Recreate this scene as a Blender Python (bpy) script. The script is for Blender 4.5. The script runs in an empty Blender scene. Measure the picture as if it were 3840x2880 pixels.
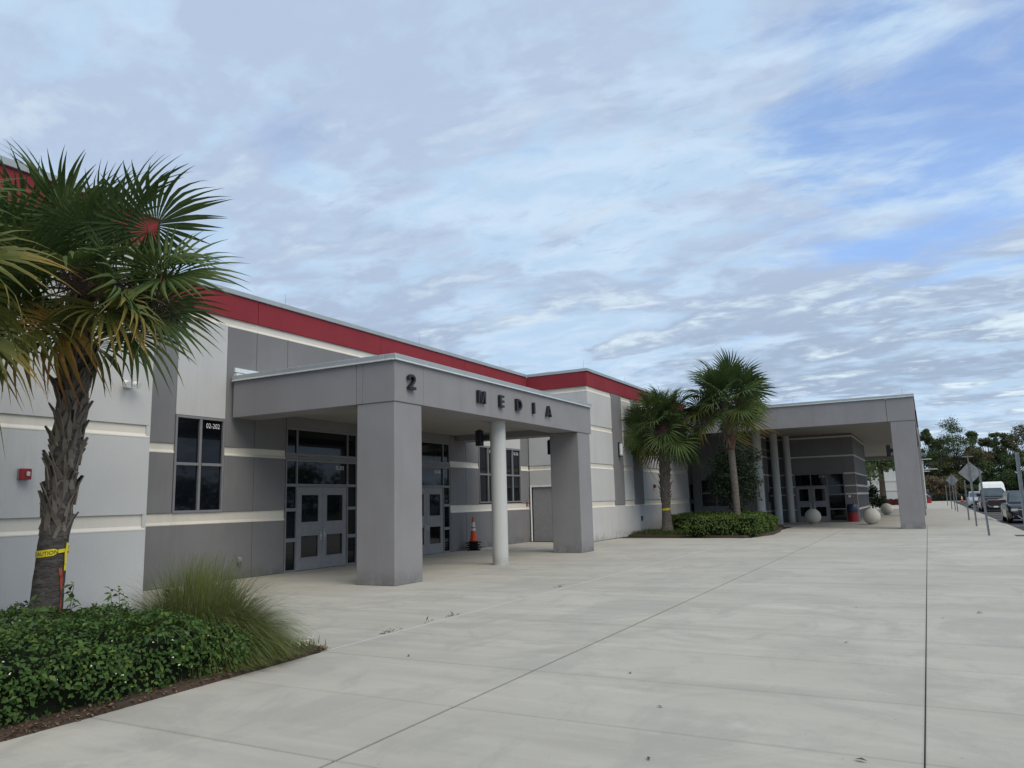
import bpy, bmesh, math, random
import numpy as np
from mathutils import Vector, Matrix

random.seed(7)
rng = np.random.default_rng(7)
S = bpy.context.scene
C = S.collection
R = math.radians

# ------------------------------------------------------------------ camera, sky, sun, exposure
cam_d = bpy.data.cameras.new('camera')
cam = bpy.data.objects.new('camera', cam_d)
C.objects.link(cam)
yaw, pitch, roll = 0.493005887, 0.154596198, -0.026211521
fw = Vector((-math.sin(yaw) * math.cos(pitch), math.cos(yaw) * math.cos(pitch), math.sin(pitch)))
rt = Vector((math.cos(yaw), math.sin(yaw), 0))
up = rt.cross(fw)
rt2 = rt * math.cos(roll) + up * math.sin(roll)
up2 = up * math.cos(roll) - rt * math.sin(roll)
M = Matrix((rt2, up2, -fw)).transposed().to_4x4()
M.translation = Vector((0, 0, 1.7))
cam.matrix_world = M
cam_d.sensor_width = 36
cam_d.lens = 36 * 2846.727 / 3840
cam_d.clip_start = 0.1
cam_d.clip_end = 3000
S.camera = cam

SUN_DIR = Vector((0.60, -0.30, 0.85)).normalized()
sun_d = bpy.data.lights.new('sun', 'SUN')
sun_d.energy = 2.1
sun_d.angle = R(45)
sun_d.color = (1.0, 0.91, 0.78)
sun = bpy.data.objects.new('sun', sun_d)
sun.rotation_euler = (-SUN_DIR).to_track_quat('-Z', 'Y').to_euler()
sun.location = (20, -10, 40)
C.objects.link(sun)

S.view_settings.view_transform = 'Standard'
S.view_settings.look = 'None'
S.view_settings.exposure = 0.12
S.view_settings.gamma = 1
S.view_settings.use_curve_mapping = False
S.cycles.use_denoising = True
S.cycles.max_bounces = 6
S.cycles.diffuse_bounces = 3
S.cycles.glossy_bounces = 3
S.cycles.transmission_bounces = 2
S.cycles.transparent_max_bounces = 6
S.cycles.sample_clamp_indirect = 4

W = bpy.data.worlds.new('World')
S.world = W
W.use_nodes = True
nt = W.node_tree
nt.nodes.clear()


class NT:
    """small helper to wire shader nodes"""
    def __init__(s, tree): s.t = tree
    def n(s, typ, **kw):
        nd = s.t.nodes.new(typ)
        for k, v in kw.items(): setattr(nd, k, v)
        return nd
    def put(s, sock, v):
        if isinstance(v, bpy.types.NodeSocket): s.t.links.new(v, sock)
        elif v is not None: sock.default_value = v
    def math(s, op, a, b=None, c=None, clamp=False):
        nd = s.n('ShaderNodeMath', operation=op, use_clamp=clamp)
        for i, v in enumerate((a, b, c)): s.put(nd.inputs[i], v)
        return nd.outputs[0]
    def vmath(s, op, a, b=None):
        nd = s.n('ShaderNodeVectorMath', operation=op)
        s.put(nd.inputs[0], a); s.put(nd.inputs[1], b)
        return nd.outputs['Value'] if op == 'DOT_PRODUCT' else nd.outputs[0]
    def noise(s, vec, scale, detail=5, rough=.55, dist=0., lac=2.):
        nd = s.n('ShaderNodeTexNoise')
        s.put(nd.inputs['Vector'], vec); nd.inputs['Scale'].default_value = scale
        nd.inputs['Detail'].default_value = detail; nd.inputs['Roughness'].default_value = rough
        nd.inputs['Distortion'].default_value = dist; nd.inputs['Lacunarity'].default_value = lac
        return nd.outputs[0]
    def smooth(s, v, a, b, lo=0., hi=1.):
        nd = s.n('ShaderNodeMapRange', interpolation_type='SMOOTHSTEP')
        s.put(nd.inputs[0], v)
        for i, x in zip((1, 2, 3, 4), (a, b, lo, hi)): nd.inputs[i].default_value = x
        return nd.outputs[0]
    def mix(s, f, a, b, blend='MIX'):
        nd = s.n('ShaderNodeMix', data_type='RGBA', blend_type=blend)
        s.put(nd.inputs[0], f)
        for sock, v in ((nd.inputs[6], a), (nd.inputs[7], b)):
            s.put(sock, (*v, 1) if isinstance(v, tuple) and len(v) == 3 else v)
        return nd.outputs[2]
    def mapping(s, vec, loc=(0, 0, 0), rot=(0, 0, 0), scale=(1, 1, 1)):
        nd = s.n('ShaderNodeMapping')
        s.put(nd.inputs[0], vec)
        nd.inputs[1].default_value = loc; nd.inputs[2].default_value = rot; nd.inputs[3].default_value = scale
        return nd.outputs[0]


n = NT(nt)
tc = n.n('ShaderNodeTexCoord').outputs['Generated']
sep = n.n('ShaderNodeSeparateXYZ'); nt.links.new(tc, sep.inputs[0])
zc = n.math('ADD', n.math('MAXIMUM', sep.outputs[2], 0.0), 0.13)
comb = n.n('ShaderNodeCombineXYZ')
n.put(comb.inputs[0], n.math('DIVIDE', sep.outputs[0], zc))
n.put(comb.inputs[1], n.math('DIVIDE', sep.outputs[1], zc))
P = comb.outputs[0]
Prot = n.mapping(P, rot=(0, 0, R(20)), scale=(1.0, 1.25, 1))
big = n.noise(Prot, 0.85, 5, .52, .15)
mid = n.noise(n.mapping(P, loc=(3.1, 7.7, 0), rot=(0, 0, R(14)), scale=(1.0, 1.5, 1)), 1.8, 7, .56, .3)
fine = n.noise(n.mapping(P, loc=(9, 2, 0), rot=(0, 0, R(14)), scale=(1., 1.4, 1)), 4.4, 6, .58, .3)
sky = n.n('ShaderNodeTexSky', sky_type='NISHITA', sun_disc=False, sun_elevation=math.asin(SUN_DIR.z),
          sun_rotation=math.atan2(SUN_DIR.x, SUN_DIR.y), air_density=1.0, dust_density=.6, ozone_density=1.4)
clear = n.mix(1.0, sky.outputs[0], (1.5, 1.66, 2.0), 'MULTIPLY')
# cloud deck: soft grey-lavender clouds, pale blue thinner parts, white breaks lower down
shade = n.math('ADD', n.math('MULTIPLY', big, .40), n.math('ADD', n.math('MULTIPLY', mid, .38), n.math('MULTIPLY', fine, .22)))
low = n.smooth(sep.outputs[2], .36, .12)
cloud = n.mix(low, (4.35, 5.35, 7.0), (3.45, 4.4, 5.8))
thin = n.mix(n.smooth(fine, .35, .65), (4.6, 6.2, 8.1), (5.6, 7.0, 8.6))
c1 = n.mix(n.smooth(shade, .53, .46), cloud, thin)
br = n.math('MULTIPLY', n.smooth(mid, .52, .62), n.smooth(fine, .42, .60))
c2 = n.mix(n.math('MULTIPLY', br, n.math('ADD', n.math('MULTIPLY', low, .62), .36)), c1, (7.2, 8.4, 9.2))
rip = n.noise(n.mapping(P, loc=(2, 5, 0), rot=(0, 0, R(10)), scale=(1.0, 1.9, 1)), 7.5, 6, .62, .4)
patch = n.smooth(n.noise(n.mapping(P, loc=(11, 4, 0)), 1.3, 3, .5, .3), .40, .62)
c2 = n.mix(n.math('MULTIPLY', n.smooth(rip, .50, .64), n.math('MULTIPLY', patch, n.math('ADD', n.math('MULTIPLY', low, .45), .10))), c2, (6.6, 7.8, 8.9))
c2 = n.mix(n.math('MULTIPLY', n.smooth(rip, .46, .34), n.math('MULTIPLY', patch, .28)), c2, (3.3, 4.25, 5.7))
c2 = n.mix(n.smooth(sep.outputs[2], .10, .0, 0, .5), c2, (4.7, 6.0, 7.5))
# openings to the clear sky
torn = n.math('ADD', n.math('MULTIPLY', n.noise(n.mapping(P, loc=(1.7, 4.1, 0), rot=(0, 0, R(-28)), scale=(1.0, 1.7, 1)), 1.5, 8, .60, .5), .75), n.math('MULTIPLY', fine, .25))
def gap(d, c0, c1_, amt):
    v = n.vmath('DOT_PRODUCT', n.vmath('NORMALIZE', tc), d)
    return n.math('ADD', n.smooth(v, c0, c1_), n.math('MULTIPLY', n.math('SUBTRACT', torn, .5), amt))
g1 = n.smooth(gap((0.05, 0.905, 0.422), .955, 1.0, -4.4), .42, 1.25)
g3 = n.smooth(gap((-0.62, 0.66, 0.43), .990, 1.004, -5.0), .95, 1.5)
gp = n.math('MAXIMUM', g1, n.math('MULTIPLY', g3, .3))
col = n.mix(n.math('MULTIPLY', gp, .74), c2, clear)
bg = n.n('ShaderNodeBackground')
n.put(bg.inputs[0], col); bg.inputs[1].default_value = 0.1
out = n.n('ShaderNodeOutputWorld')
nt.links.new(bg.outputs[0], out.inputs[0])


# ------------------------------------------------------------------ materials
def base_mat(name, rough=.8, spec=.3):
    m = bpy.data.materials.new(name); m.use_nodes = True
    t = m.node_tree; b = t.nodes['Principled BSDF']
    b.inputs['Roughness'].default_value = rough
    b.inputs['Specular IOR Level'].default_value = spec
    return m, NT(t), b

def plain(name, col, rough=.6, spec=.4, metal=0., vary=.06, scale=6.):
    m, q, b = base_mat(name, rough, spec)
    b.inputs['Metallic'].default_value = metal
    o = q.n('ShaderNodeTexCoord').outputs['Object']
    f = q.noise(o, scale, 4)
    lo = tuple(c * (1 - vary) for c in col); hi = tuple(min(1, c * (1 + vary)) for c in col)
    q.put(b.inputs['Base Color'], q.mix(q.smooth(f, .3, .7), lo, hi))
    return m

def stucco(name, col, dirt=.10):
    m, q, b = base_mat(name, .88, .2)
    g = q.n('ShaderNodeNewGeometry').outputs['Position']
    f = q.noise(g, .7, 5, .6)
    s = q.noise(q.mapping(g, scale=(1.6, 1.6, .16)), 1.3, 5, .65)     # rain streaks
    lo = tuple(c * (1 - dirt) for c in col); hi = tuple(min(1, c * (1 + dirt * .5)) for c in col)
    c = q.mix(q.smooth(f, .25, .75), lo, hi)
    c = q.mix(q.smooth(s, .50, .74, 0, .5), c, tuple(x * .80 for x in col))
    sp = q.noise(g, 55, 3, .6)
    c = q.mix(q.smooth(sp, .2, .8, 0, .30), c, tuple(x * .7 for x in col))
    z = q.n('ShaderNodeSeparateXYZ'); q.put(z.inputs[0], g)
    foot_dirt_shade = q.math('MULTIPLY', q.smooth(z.outputs[2], .45, .0), q.smooth(q.noise(g, 3.5, 5, .6), .34, .62, 0, .85))
    c = q.mix(foot_dirt_shade, c, tuple(x * .62 for x in col))                      # splash dirt at the wall foot, strengthened to paint in contact shade
    q.put(b.inputs['Base Color'], c)
    bp = q.n('ShaderNodeBump'); bp.inputs['Strength'].default_value = .35; bp.inputs['Distance'].default_value = .006
    q.put(bp.inputs['Height'], q.noise(g, 90, 3, .6)); q.put(b.inputs['Normal'], bp.outputs[0])
    return m

def concrete(name, col, streak=1., edges=False):
    m, q, b = base_mat(name, .85, .25)
    g = q.n('ShaderNodeNewGeometry').outputs['Position']
    a = q.noise(q.mapping(g, scale=(.16, 1.0, 1)), 1.3, 7, .62, .4)       # brushing streaks across the walk
    a2 = q.noise(q.mapping(g, rot=(0, 0, .05), scale=(.10, 1.0, 1)), 4.2, 6, .6, .2)
    bl = q.noise(g, .33, 5, .6, .3)
    bl2 = q.noise(q.mapping(g, rot=(0, 0, .4), scale=(1.5, .8, 1)), 1.1, 6, .62, .6)
    bl3 = q.noise(q.mapping(g, loc=(5, 3, 0)), .55, 6, .7, .8)
    oi = q.n('ShaderNodeObjectInfo').outputs['Random']
    c = q.mix(q.smooth(bl, .3, .72), tuple(x * .90 for x in col), tuple(x * 1.12 for x in col))
    c = q.mix(q.smooth(a, .44, .70, 0, .55 * streak), c, tuple(x * .72 for x in col))
    c = q.mix(q.smooth(a2, .50, .74, 0, .42 * streak), c, (col[0] * .74, col[1] * .75, col[2] * .77))
    c = q.mix(q.smooth(a2, .48, .30, 0, .30 * streak), c, tuple(x * 1.25 for x in col))
    c = q.mix(q.smooth(bl2, .52, .68, 0, .55), c, tuple(x * .72 for x in col))
    c = q.mix(q.smooth(bl3, .48, .60, 0, .62), c, (col[0] * .74, col[1] * .75, col[2] * .78))
    c = q.mix(q.math('MULTIPLY', oi, .26), c, tuple(x * .80 for x in col))
    if edges:                                                            # dirt collected along the tooled edges of each slab
        e = q.n('ShaderNodeSeparateXYZ'); q.put(e.inputs[0], q.n('ShaderNodeTexCoord').outputs['Generated'])
        dy = q.math('ABSOLUTE', q.math('SUBTRACT', e.outputs[1], .5)); dx = q.math('ABSOLUTE', q.math('SUBTRACT', e.outputs[0], .5))
        wob = q.math('MULTIPLY', q.math('SUBTRACT', q.noise(g, 5, 4, .7), .5), .02)
        c = q.mix(q.smooth(q.math('ADD', dy, wob), .478, .499, 0, .26), c, tuple(x * .55 for x in col))
        c = q.mix(q.smooth(q.math('ADD', dx, q.math('MULTIPLY', wob, .4)), .4945, .4998, 0, .34), c, tuple(x * .5 for x in col))
    sp = q.noise(g, 60, 2, .7)
    c = q.mix(q.smooth(sp, .62, .75, 0, .25), c, tuple(min(1, x * 1.4) for x in col))
    c = q.mix(q.smooth(q.noise(g, 110, 2, .6), .3, .75, 0, .45), c, tuple(x * .7 for x in col))
    q.put(b.inputs['Base Color'], c)
    pit = q.noise(g, 22, 2, .5)
    c = q.mix(q.smooth(pit, .70, .76, 0, .55), c, tuple(x * .5 for x in col))
    c = q.mix(q.smooth(q.noise(g, 7, 5, .75), .56, .72, 0, .30), c, tuple(x * .70 for x in col))
    q.put(b.inputs['Base Color'], c)
    bp = q.n('ShaderNodeBump'); bp.inputs['Strength'].default_value = .25; bp.inputs['Distance'].default_value = .003
    q.put(bp.inputs['Height'], q.noise(g, 120, 3, .65)); q.put(b.inputs['Normal'], bp.outputs[0])
    return m

def leafmat(name, cols, rough=.5, spec=.2, trans=.25, tip=None, tipx=(1.5, 2.2)):
    """several colours picked per leaf; leaves let some light through"""
    m, q, b = base_mat(name, rough, spec)
    g = q.n('ShaderNodeNewGeometry')
    oi = q.n('ShaderNodeObjectInfo').outputs['Random']
    r = q.math('FRACT', q.math('ADD', g.outputs['Random Per Island'], oi))
    cr = q.n('ShaderNodeValToRGB'); q.put(cr.inputs[0], r)
    e = cr.color_ramp.elements
    while len(e) < len(cols): e.new(.5)
    for i, cc in enumerate(cols):
        e[i].position = i / max(1, len(cols) - 1); e[i].color = (*cc, 1)
    c = cr.outputs[0]
    if tip:
        x = q.n('ShaderNodeSeparateXYZ'); q.put(x.inputs[0], q.n('ShaderNodeTexCoord').outputs['Object'])
        rad = q.vmath('LENGTH', q.n('ShaderNodeTexCoord').outputs['Object']) if False else x.outputs[0]
        c = q.mix(q.smooth(rad, *tipx), c, tip)
    q.put(b.inputs['Base Color'], c)
    tr = q.n('ShaderNodeBsdfTranslucent'); q.put(tr.inputs[0], c)
    mx = q.n('ShaderNodeMixShader'); mx.inputs[0].default_value = trans
    q.t.links.new(b.outputs[0], mx.inputs[1]); q.t.links.new(tr.outputs[0], mx.inputs[2])
    q.t.links.new(mx.outputs[0], q.t.nodes['Material Output'].inputs[0])
    return m

def glassmat(name, col=(.003, .004, .006), rough=.03, spec=.34):
    m, q, b = base_mat(name, rough, spec)
    o = q.n('ShaderNodeTexCoord').outputs['Object']
    q.put(b.inputs['Base Color'], q.mix(q.smooth(q.noise(o, 1.2, 3), .3, .7), col, tuple(c * 1.8 for c in col)))
    bp = q.n('ShaderNodeBump'); bp.inputs['Strength'].default_value = .05; bp.inputs['Distance'].default_value = .01
    q.put(bp.inputs['Height'], q.noise(o, 1.1, 2)); q.put(b.inputs['Normal'], bp.outputs[0])
    return m

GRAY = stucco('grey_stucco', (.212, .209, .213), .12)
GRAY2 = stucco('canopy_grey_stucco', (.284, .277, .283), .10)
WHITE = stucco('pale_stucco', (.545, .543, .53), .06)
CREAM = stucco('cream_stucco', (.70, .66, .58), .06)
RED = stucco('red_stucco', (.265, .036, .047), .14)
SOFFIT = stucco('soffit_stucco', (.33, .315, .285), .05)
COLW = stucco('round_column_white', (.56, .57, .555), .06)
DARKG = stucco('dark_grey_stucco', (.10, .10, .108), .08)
CONC = concrete('brushed_concrete', (.445, .422, .366), 1., True)
CONC2 = concrete('plain_concrete', (.438, .415, .360), .8)
JOINT = plain('joint_filler', (.055, .052, .048), .9, .1)
SEAL = plain('pale_sealant', (.52, .515, .49), .8, .2)
ASPH = concrete('asphalt', (.058, .058, .06), .4)
YELL = plain('road_paint', (.55, .50, .30), .8, .2)
METAL = plain('coping_metal', (.40, .43, .435), .45, .5, .35, .05, 2.)
HEM = plain('coping_hem', (.74, .76, .76), .35, .5, .3)
FRAME = plain('window_frame_grey', (.205, .208, .222), .5, .4)
DOORP = plain('door_grey', (.245, .245, .255), .55, .4)
GLASS = glassmat('dark_glass')
BLACK = plain('black_plastic', (.010, .010, .014), .5, .4)
LETTER = plain('black_letter', (.010, .011, .016), .45, .5)
STEEL = plain('brushed_steel', (.45, .46, .47), .35, .5, .8)
GALV = plain('galvanised_steel', (.25, .265, .28), .5, .5, .55, .15, 20)
SIGNB = plain('sign_back_aluminium', (.27, .275, .275), .5, .5, .4, .15, 5)
WTXT = plain('white_vinyl', (.80, .80, .80), .6, .2)
REDP = plain('red_plastic', (.25, .012, .016), .4, .5)
WHITEP = plain('white_plastic', (.75, .75, .73), .45, .4)
ORANGE = plain('cone_orange', (.80, .085, .025), .5, .4)
REFL = plain('cone_reflective_white', (.72, .72, .70), .4, .5)
RUBBER = plain('black_rubber', (.012, .012, .012), .75, .3)
TAPE = plain('caution_tape_yellow', (.75, .62, .02), .4, .4)
SOIL = concrete('mulch_soil', (.060, .042, .030), .3)
LAMP = plain('lamp_diffuser', (.62, .63, .62), .4, .4)
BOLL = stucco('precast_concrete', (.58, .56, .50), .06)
ENAMEL = plain('paint_black_car', (.008, .009, .011), .15, .6)
CARGL = glassmat('car_glass', (.045, .06, .07), .04, .5)
CHROME = plain('chrome', (.7, .71, .73), .15, .6, .9)
SILVER = plain('paint_silver', (.42, .44, .45), .3, .5, .4)
CARW = plain('paint_white', (.78, .79, .78), .3, .5)
CARG = plain('paint_grey_green', (.10, .13, .13), .3, .5)
LENS = plain('lamp_lens', (.5, .5, .48), .15, .6)
ORLENS = plain('orange_lens', (.45, .10, .04), .2, .6)
BLUEBAG = plain('blue_bag', (.022, .034, .065), .35, .5)
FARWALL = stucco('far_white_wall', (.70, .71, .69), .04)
GRASSG = plain('ground_grass', (.055, .075, .03), .9, .1, 0, .4, .3)
SPRAY = plain('orange_spray_paint', (.27, .06, .035), .85, .1, 0, .45, 14)

# ------------------------------------------------------------------ helpers
def link(name, me, mat=None, parent=None, loc=None):
    o = bpy.data.objects.new(name, me)
    C.objects.link(o)
    if mat is not None and not me.materials:
        me.materials.append(mat)
    if parent is not None: o.parent = parent
    if loc is not None: o.location = loc
    return o

def tag(o, label=None, cat=None, group=None, kind=None):
    if label: o['label'] = label
    if cat: o['category'] = cat
    if group: o['group'] = group
    if kind: o['kind'] = kind
    return o

def empty(name, loc, label=None, cat=None, group=None, rz=0):
    o = bpy.data.objects.new(name, None)
    o.empty_display_size = .2
    o.location = loc; o.rotation_euler = (0, 0, rz)
    C.objects.link(o)
    return tag(o, label, cat, group)

class MB:
    def __init__(s): s.v = []; s.f = []
    def add(s, vs, fs):
        k = len(s.v); s.v += [tuple(v) for v in vs]; s.f += [tuple(i + k for i in f) for f in fs]; return s
    def box(s, x0, x1, y0, y1, z0, z1, c=0.):
        x0, x1 = min(x0, x1), max(x0, x1); y0, y1 = min(y0, y1), max(y0, y1)
        v = [(x0, y0, z0), (x1, y0, z0), (x1, y1, z0), (x0, y1, z0), (x0, y0, z1), (x1, y0, z1), (x1, y1, z1), (x0, y1, z1)]
        return s.add(v, [(3, 2, 1, 0), (4, 5, 6, 7), (0, 1, 5, 4), (1, 2, 6, 5), (2, 3, 7, 6), (3, 0, 4, 7)])
    def tube(s, p0, p1, r0, r1=None, n=8, cap=True):
        r1 = r0 if r1 is None else r1
        p0, p1 = Vector(p0), Vector(p1); d = (p1 - p0)
        a = d.orthogonal().normalized(); b = d.normalized().cross(a)
        v = []
        for p, r in ((p0, r0), (p1, r1)):
            for i in range(n):
                t = 2 * math.pi * i / n
                v.append(p + (a * math.cos(t) + b * math.sin(t)) * r)
        f = [(i, (i + 1) % n, n + (i + 1) % n, n + i) for i in range(n)]
        if cap: f += [tuple(reversed(range(n))), tuple(range(n, 2 * n))]
        return s.add(v, f)
    def lathe(s, prof, cx=0, cy=0, n=24):
        v = []; f = []
        for r, z in prof:
            for i in range(n):
                t = 2 * math.pi * i / n
                v.append((cx + r * math.cos(t), cy + r * math.sin(t), z))
        for k in range(len(prof) - 1):
            for i in range(n):
                j = (i + 1) % n
                f.append((k * n + i, k * n + j, (k + 1) * n + j, (k + 1) * n + i))
        f.append(tuple(reversed(range(n)))); f.append(tuple(range((len(prof) - 1) * n, len(prof) * n)))
        return s.add(v, f)
    def prism(s, poly, fn, d0, d1):
        """polygon (u,v) pushed from depth d0 to d1 through fn(u,v,d)"""
        n_ = len(poly)
        v = [fn(a, b, d0) for a, b in poly] + [fn(a, b, d1) for a, b in poly]
        f = [tuple(range(n_)), tuple(reversed(range(n_, 2 * n_)))]
        f += [(i, n_ + i, n_ + (i + 1) % n_, (i + 1) % n_) for i in range(n_)]
        return s.add(v, f)
    def mesh(s, name, smooth=False, bevel=0., seg=1):
        me = bpy.data.meshes.new(name)
        me.from_pydata(s.v, [], s.f)
        bm = bmesh.new(); bm.from_mesh(me)
        bmesh.ops.recalc_face_normals(bm, faces=bm.faces)
        if bevel:
            bmesh.ops.bevel(bm, geom=[e for e in bm.edges if len(e.link_faces) == 2 and e.calc_face_angle(0) > .6],
                            offset=bevel, segments=seg, affect='EDGES', profile=.5)
        if smooth:
            for f in bm.faces: f.smooth = True
            for e in bm.edges:
                if len(e.link_faces) == 2 and e.calc_face_angle(0) > .75: e.smooth = False
        bm.to_mesh(me); bm.free()
        return me
    def build(s, name, mat, parent=None, smooth=False, bevel=0., seg=1):
        return link(name, s.mesh(name, smooth, bevel, seg), mat, parent)

def fast_mesh(name, v, f4, mat, smooth=False):
    """numpy verts (N,3) and quads (M,4) / tris (M,3)"""
    me = bpy.data.meshes.new(name)
    v = np.asarray(v, np.float32); f4 = np.asarray(f4, np.int32)
    k = f4.shape[1]
    me.vertices.add(len(v)); me.vertices.foreach_set('co', v.ravel())
    me.loops.add(f4.size); me.loops.foreach_set('vertex_index', f4.ravel())
    me.polygons.add(len(f4))
    me.polygons.foreach_set('loop_start', np.arange(0, f4.size, k, dtype=np.int32))
    try: me.polygons.foreach_set('loop_total', np.full(len(f4), k, np.int32))
    except Exception: pass
    if smooth: me.polygons.foreach_set('use_smooth', np.ones(len(f4), bool))
    me.update(calc_edges=True)
    if mat: me.materials.append(mat)
    return me

def P2W(pl, u, z, w):
    """wall frame to world: u along the wall, w out of it"""
    return (pl[1] + w, u, z) if pl[0] == 'X' else (u, pl[1] - w, z)

def fbox(name, mat, parent, pl, u0, u1, z0, z1, w0, w1, bevel=.004, mb=None):
    m = mb or MB()
    a = P2W(pl, u0, z0, w0); b = P2W(pl, u1, z1, w1)
    m.box(a[0], b[0], a[1], b[1], z0, z1)
    return None if mb else m.build(name, mat, parent, bevel=bevel)

def text_mesh(txt, size, mat, pl, u, z, w, align='RIGHT', depth=.0, sx=.86):
    cu = bpy.data.curves.new('lettering', 'FONT')
    cu.body = txt; cu.size = size; cu.align_x = align; cu.extrude = depth; cu.offset = 0
    cu.resolution_u = 3
    ob = bpy.data.objects.new('lettering_tmp', cu)
    C.objects.link(ob)
    dg = bpy.context.evaluated_depsgraph_get()
    me = bpy.data.meshes.new_from_object(ob.evaluated_get(dg))
    bpy.data.objects.remove(ob); bpy.data.curves.remove(cu)
    me.materials.clear(); me.materials.append(mat)
    if pl is not None:
        for v in me.vertices:
            x, y, zz = v.co
            v.co = P2W(pl, u + x * sx, z + y, w + zz)
    return me

# ------------------------------------------------------------------ the ground
g = MB(); g.add([(-1500, -1500, -.60), (1500, -1500, -.60), (1500, 2500, -.60), (-1500, 2500, -.60)], [(0, 1, 2, 3)])
tag(g.build('ground', GRASSG), kind='structure')
KX = 3.05
pv = MB()
pv.box(-40, KX, -20, 150, -.5, -.022)                                  # bed under the slabs
pv.box(-15.3, KX, 44.4, 149.9, -.02, -.0)
pv.box(-6.4, KX, -20, -3.3, -.02, -.0)
pave = tag(pv.build('pavement', CONC2), kind='structure')
jf = MB(); jf.add([(-15.3, -3.3, -.014), (KX, -3.3, -.014), (KX, 44.4, -.014), (-15.3, 44.4, -.014)], [(0, 1, 2, 3)])
jf.build('joint_filler', JOINT, pave)
xs = [(-.178, KX), (-3.697, -.188), (-6.52, -3.722), (-10.1, -6.55), (-12.3, -10.112), (-15.25, -12.312)]
YJ = [4.225 + 1.487 * k for k in range(-5, 28)]
slabs = {}
for ci, (xa, xb) in enumerate(xs):
    for k in range(len(YJ) - 1):
        ya, yb = YJ[k], YJ[k + 1]
        if ci >= 3 and yb < 8.0: continue
        if ci == 5 and (yb < 9.2 or ya > 29): continue
        if ci == 4 and ya > 32: continue
        if ci == 3 and ya > 31.5: continue
        key = ci
        if key not in slabs:
            m_ = MB().box(xa, xb, .004, 1.487 - .004, -.03, 0)
            slabs[key] = m_.mesh('slab', bevel=.004)
        o = link('slab', slabs[key], CONC, pave)
        o.location = (0, ya, random.uniform(-.0012, .0012))
sl = MB().box(-6.549, -6.521, 7.3, 44.4, -.015, -.0015)
sl.build('expansion_joint', SEAL, pave)
sl = MB()
for (cx, cy, w, h) in ((2.2, 39.4, .75, .05),):
    sl.add([(cx - w / 2, cy - h, .004), (cx + w / 2, cy - h - .3, .004), (cx + w / 2, cy + h - .3, .004), (cx - w / 2, cy + h, .004)], [(0, 1, 2, 3)])
sl.build('marking', plain('faded_red_paint', (.42, .24, .20), .9, .1), pave)
# kerb and gutter
kb = MB()
for i in range(36):
    ya = -20 + i * 4.75; yb = ya + 4.742
    kb.prism([(KX, -.3), (KX, 0), (KX + .12, .0), (KX + .16, -.03), (KX + .20, -.125), (KX + .55, -.15), (KX + .55, -.3)],
             lambda a, b, d: (a, d, b), ya, yb)
tag(kb.build('kerb', CONC2), kind='structure')
dr = MB().box(KX - .35, KX + .2, 33.6, 34.6, -.14, .006)
dr.build('drain_inlet', plain('cast_iron', (.05, .05, .05), .7, .3), pave)
lot = MB(); lot.box(KX + .55, 95, -60, 149, -.55, -.155)
lotO = tag(lot.build('parking_lot', ASPH), kind='structure')
for yy in (-2, 8, 13.5, 19, 24.5, 30, 35.5, 41, 47.1, 51.4, 57.2, 62.6, 68.5, 74, 79.5, 91, 102.4, 113):
    MB().box(KX + .60, KX + 3.3, yy, yy + .11, -.154, -.151).build('marking', YELL, lotO)
fk = MB(); fk.box(-12, 95, 149.9, 150.2, -.4, .03); fk.box(-12, 95, 150.2, 158, -.4, .0)
tag(fk.build('far_kerb', CONC2), kind='structure')
fl = MB(); fl.box(-60, 95, 158, 175, -.4, -.05)
tag(fl.build('far_parking_road', ASPH), kind='structure')

# ------------------------------------------------------------------ planting beds
def bed(name, poly, z):
    m = MB()
    npn = len(poly)
    m.add([(x, y, 0.002) for x, y in poly] + [(x * .98 + sum(p[0] for p in poly) / npn * .02, y * .98 + sum(p[1] for p in poly) / npn * .02, z) for x, y in poly],
          [tuple(range(npn, 2 * npn))] + [(i, (i + 1) % npn, npn + (i + 1) % npn, npn + i) for i in range(npn)])
    return tag(m.build(name, SOIL), kind='structure')
bed('planting_bed', [(-6.42, -3.3), (-6.36, 2), (-6.38, 4.2), (-6.44, 5.6), (-6.50, 6.9), (-6.58, 7.32), (-8.5, 7.5), (-12.36, 8.2), (-12.36, -3.3)], .05)
bed('far_planting_bed', [(-12.36, 33.9), (-10.74, 33.55), (-9.08, 32.99), (-6.76, 32.3), (-6.1, 35.0), (-6.25, 37.8), (-7.1, 44.2), (-12.36, 44.2)], .10)

# ------------------------------------------------------------------ the school building
B = empty('school_building', (-15.25, 15, 0), 'long pale and grey school building with a red band under the roof edge', 'building')
B.matrix_world = Matrix.Identity(4); B.location = (0, 0, 0)
XM, XWG = -15.25, -12.36
PM, PW = ('X', XM), ('X', XWG)
PR = ('Y', 29.75)
core = MB()
core.box(-32, XM - .08, 8.9, 29.8, -.3, 7.1)
core.box(-32, XWG - .08, -12, 8.92, -.3, 7.1)
core.box(-32, XWG - .08, 29.83, 44.72, -.3, 7.1)
core.build('wall_core', DARKG, B)
Z1a, Z1b, Z2a, Z2b, Z3a, Z3b, ZRa, ZRb, ZT = 1.41, 1.65, 3.06, 3.25, 4.70, 4.88, 6.54, 7.17, 7.30
def panel(pl, u0, u1, z0, z1, mat=GRAY, w=0.0):
    return fbox('wall_panel', mat, B, pl, u0 + .007, u1 - .007, z0 + .004, z1 - .004, -.08, w, .006)
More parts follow.
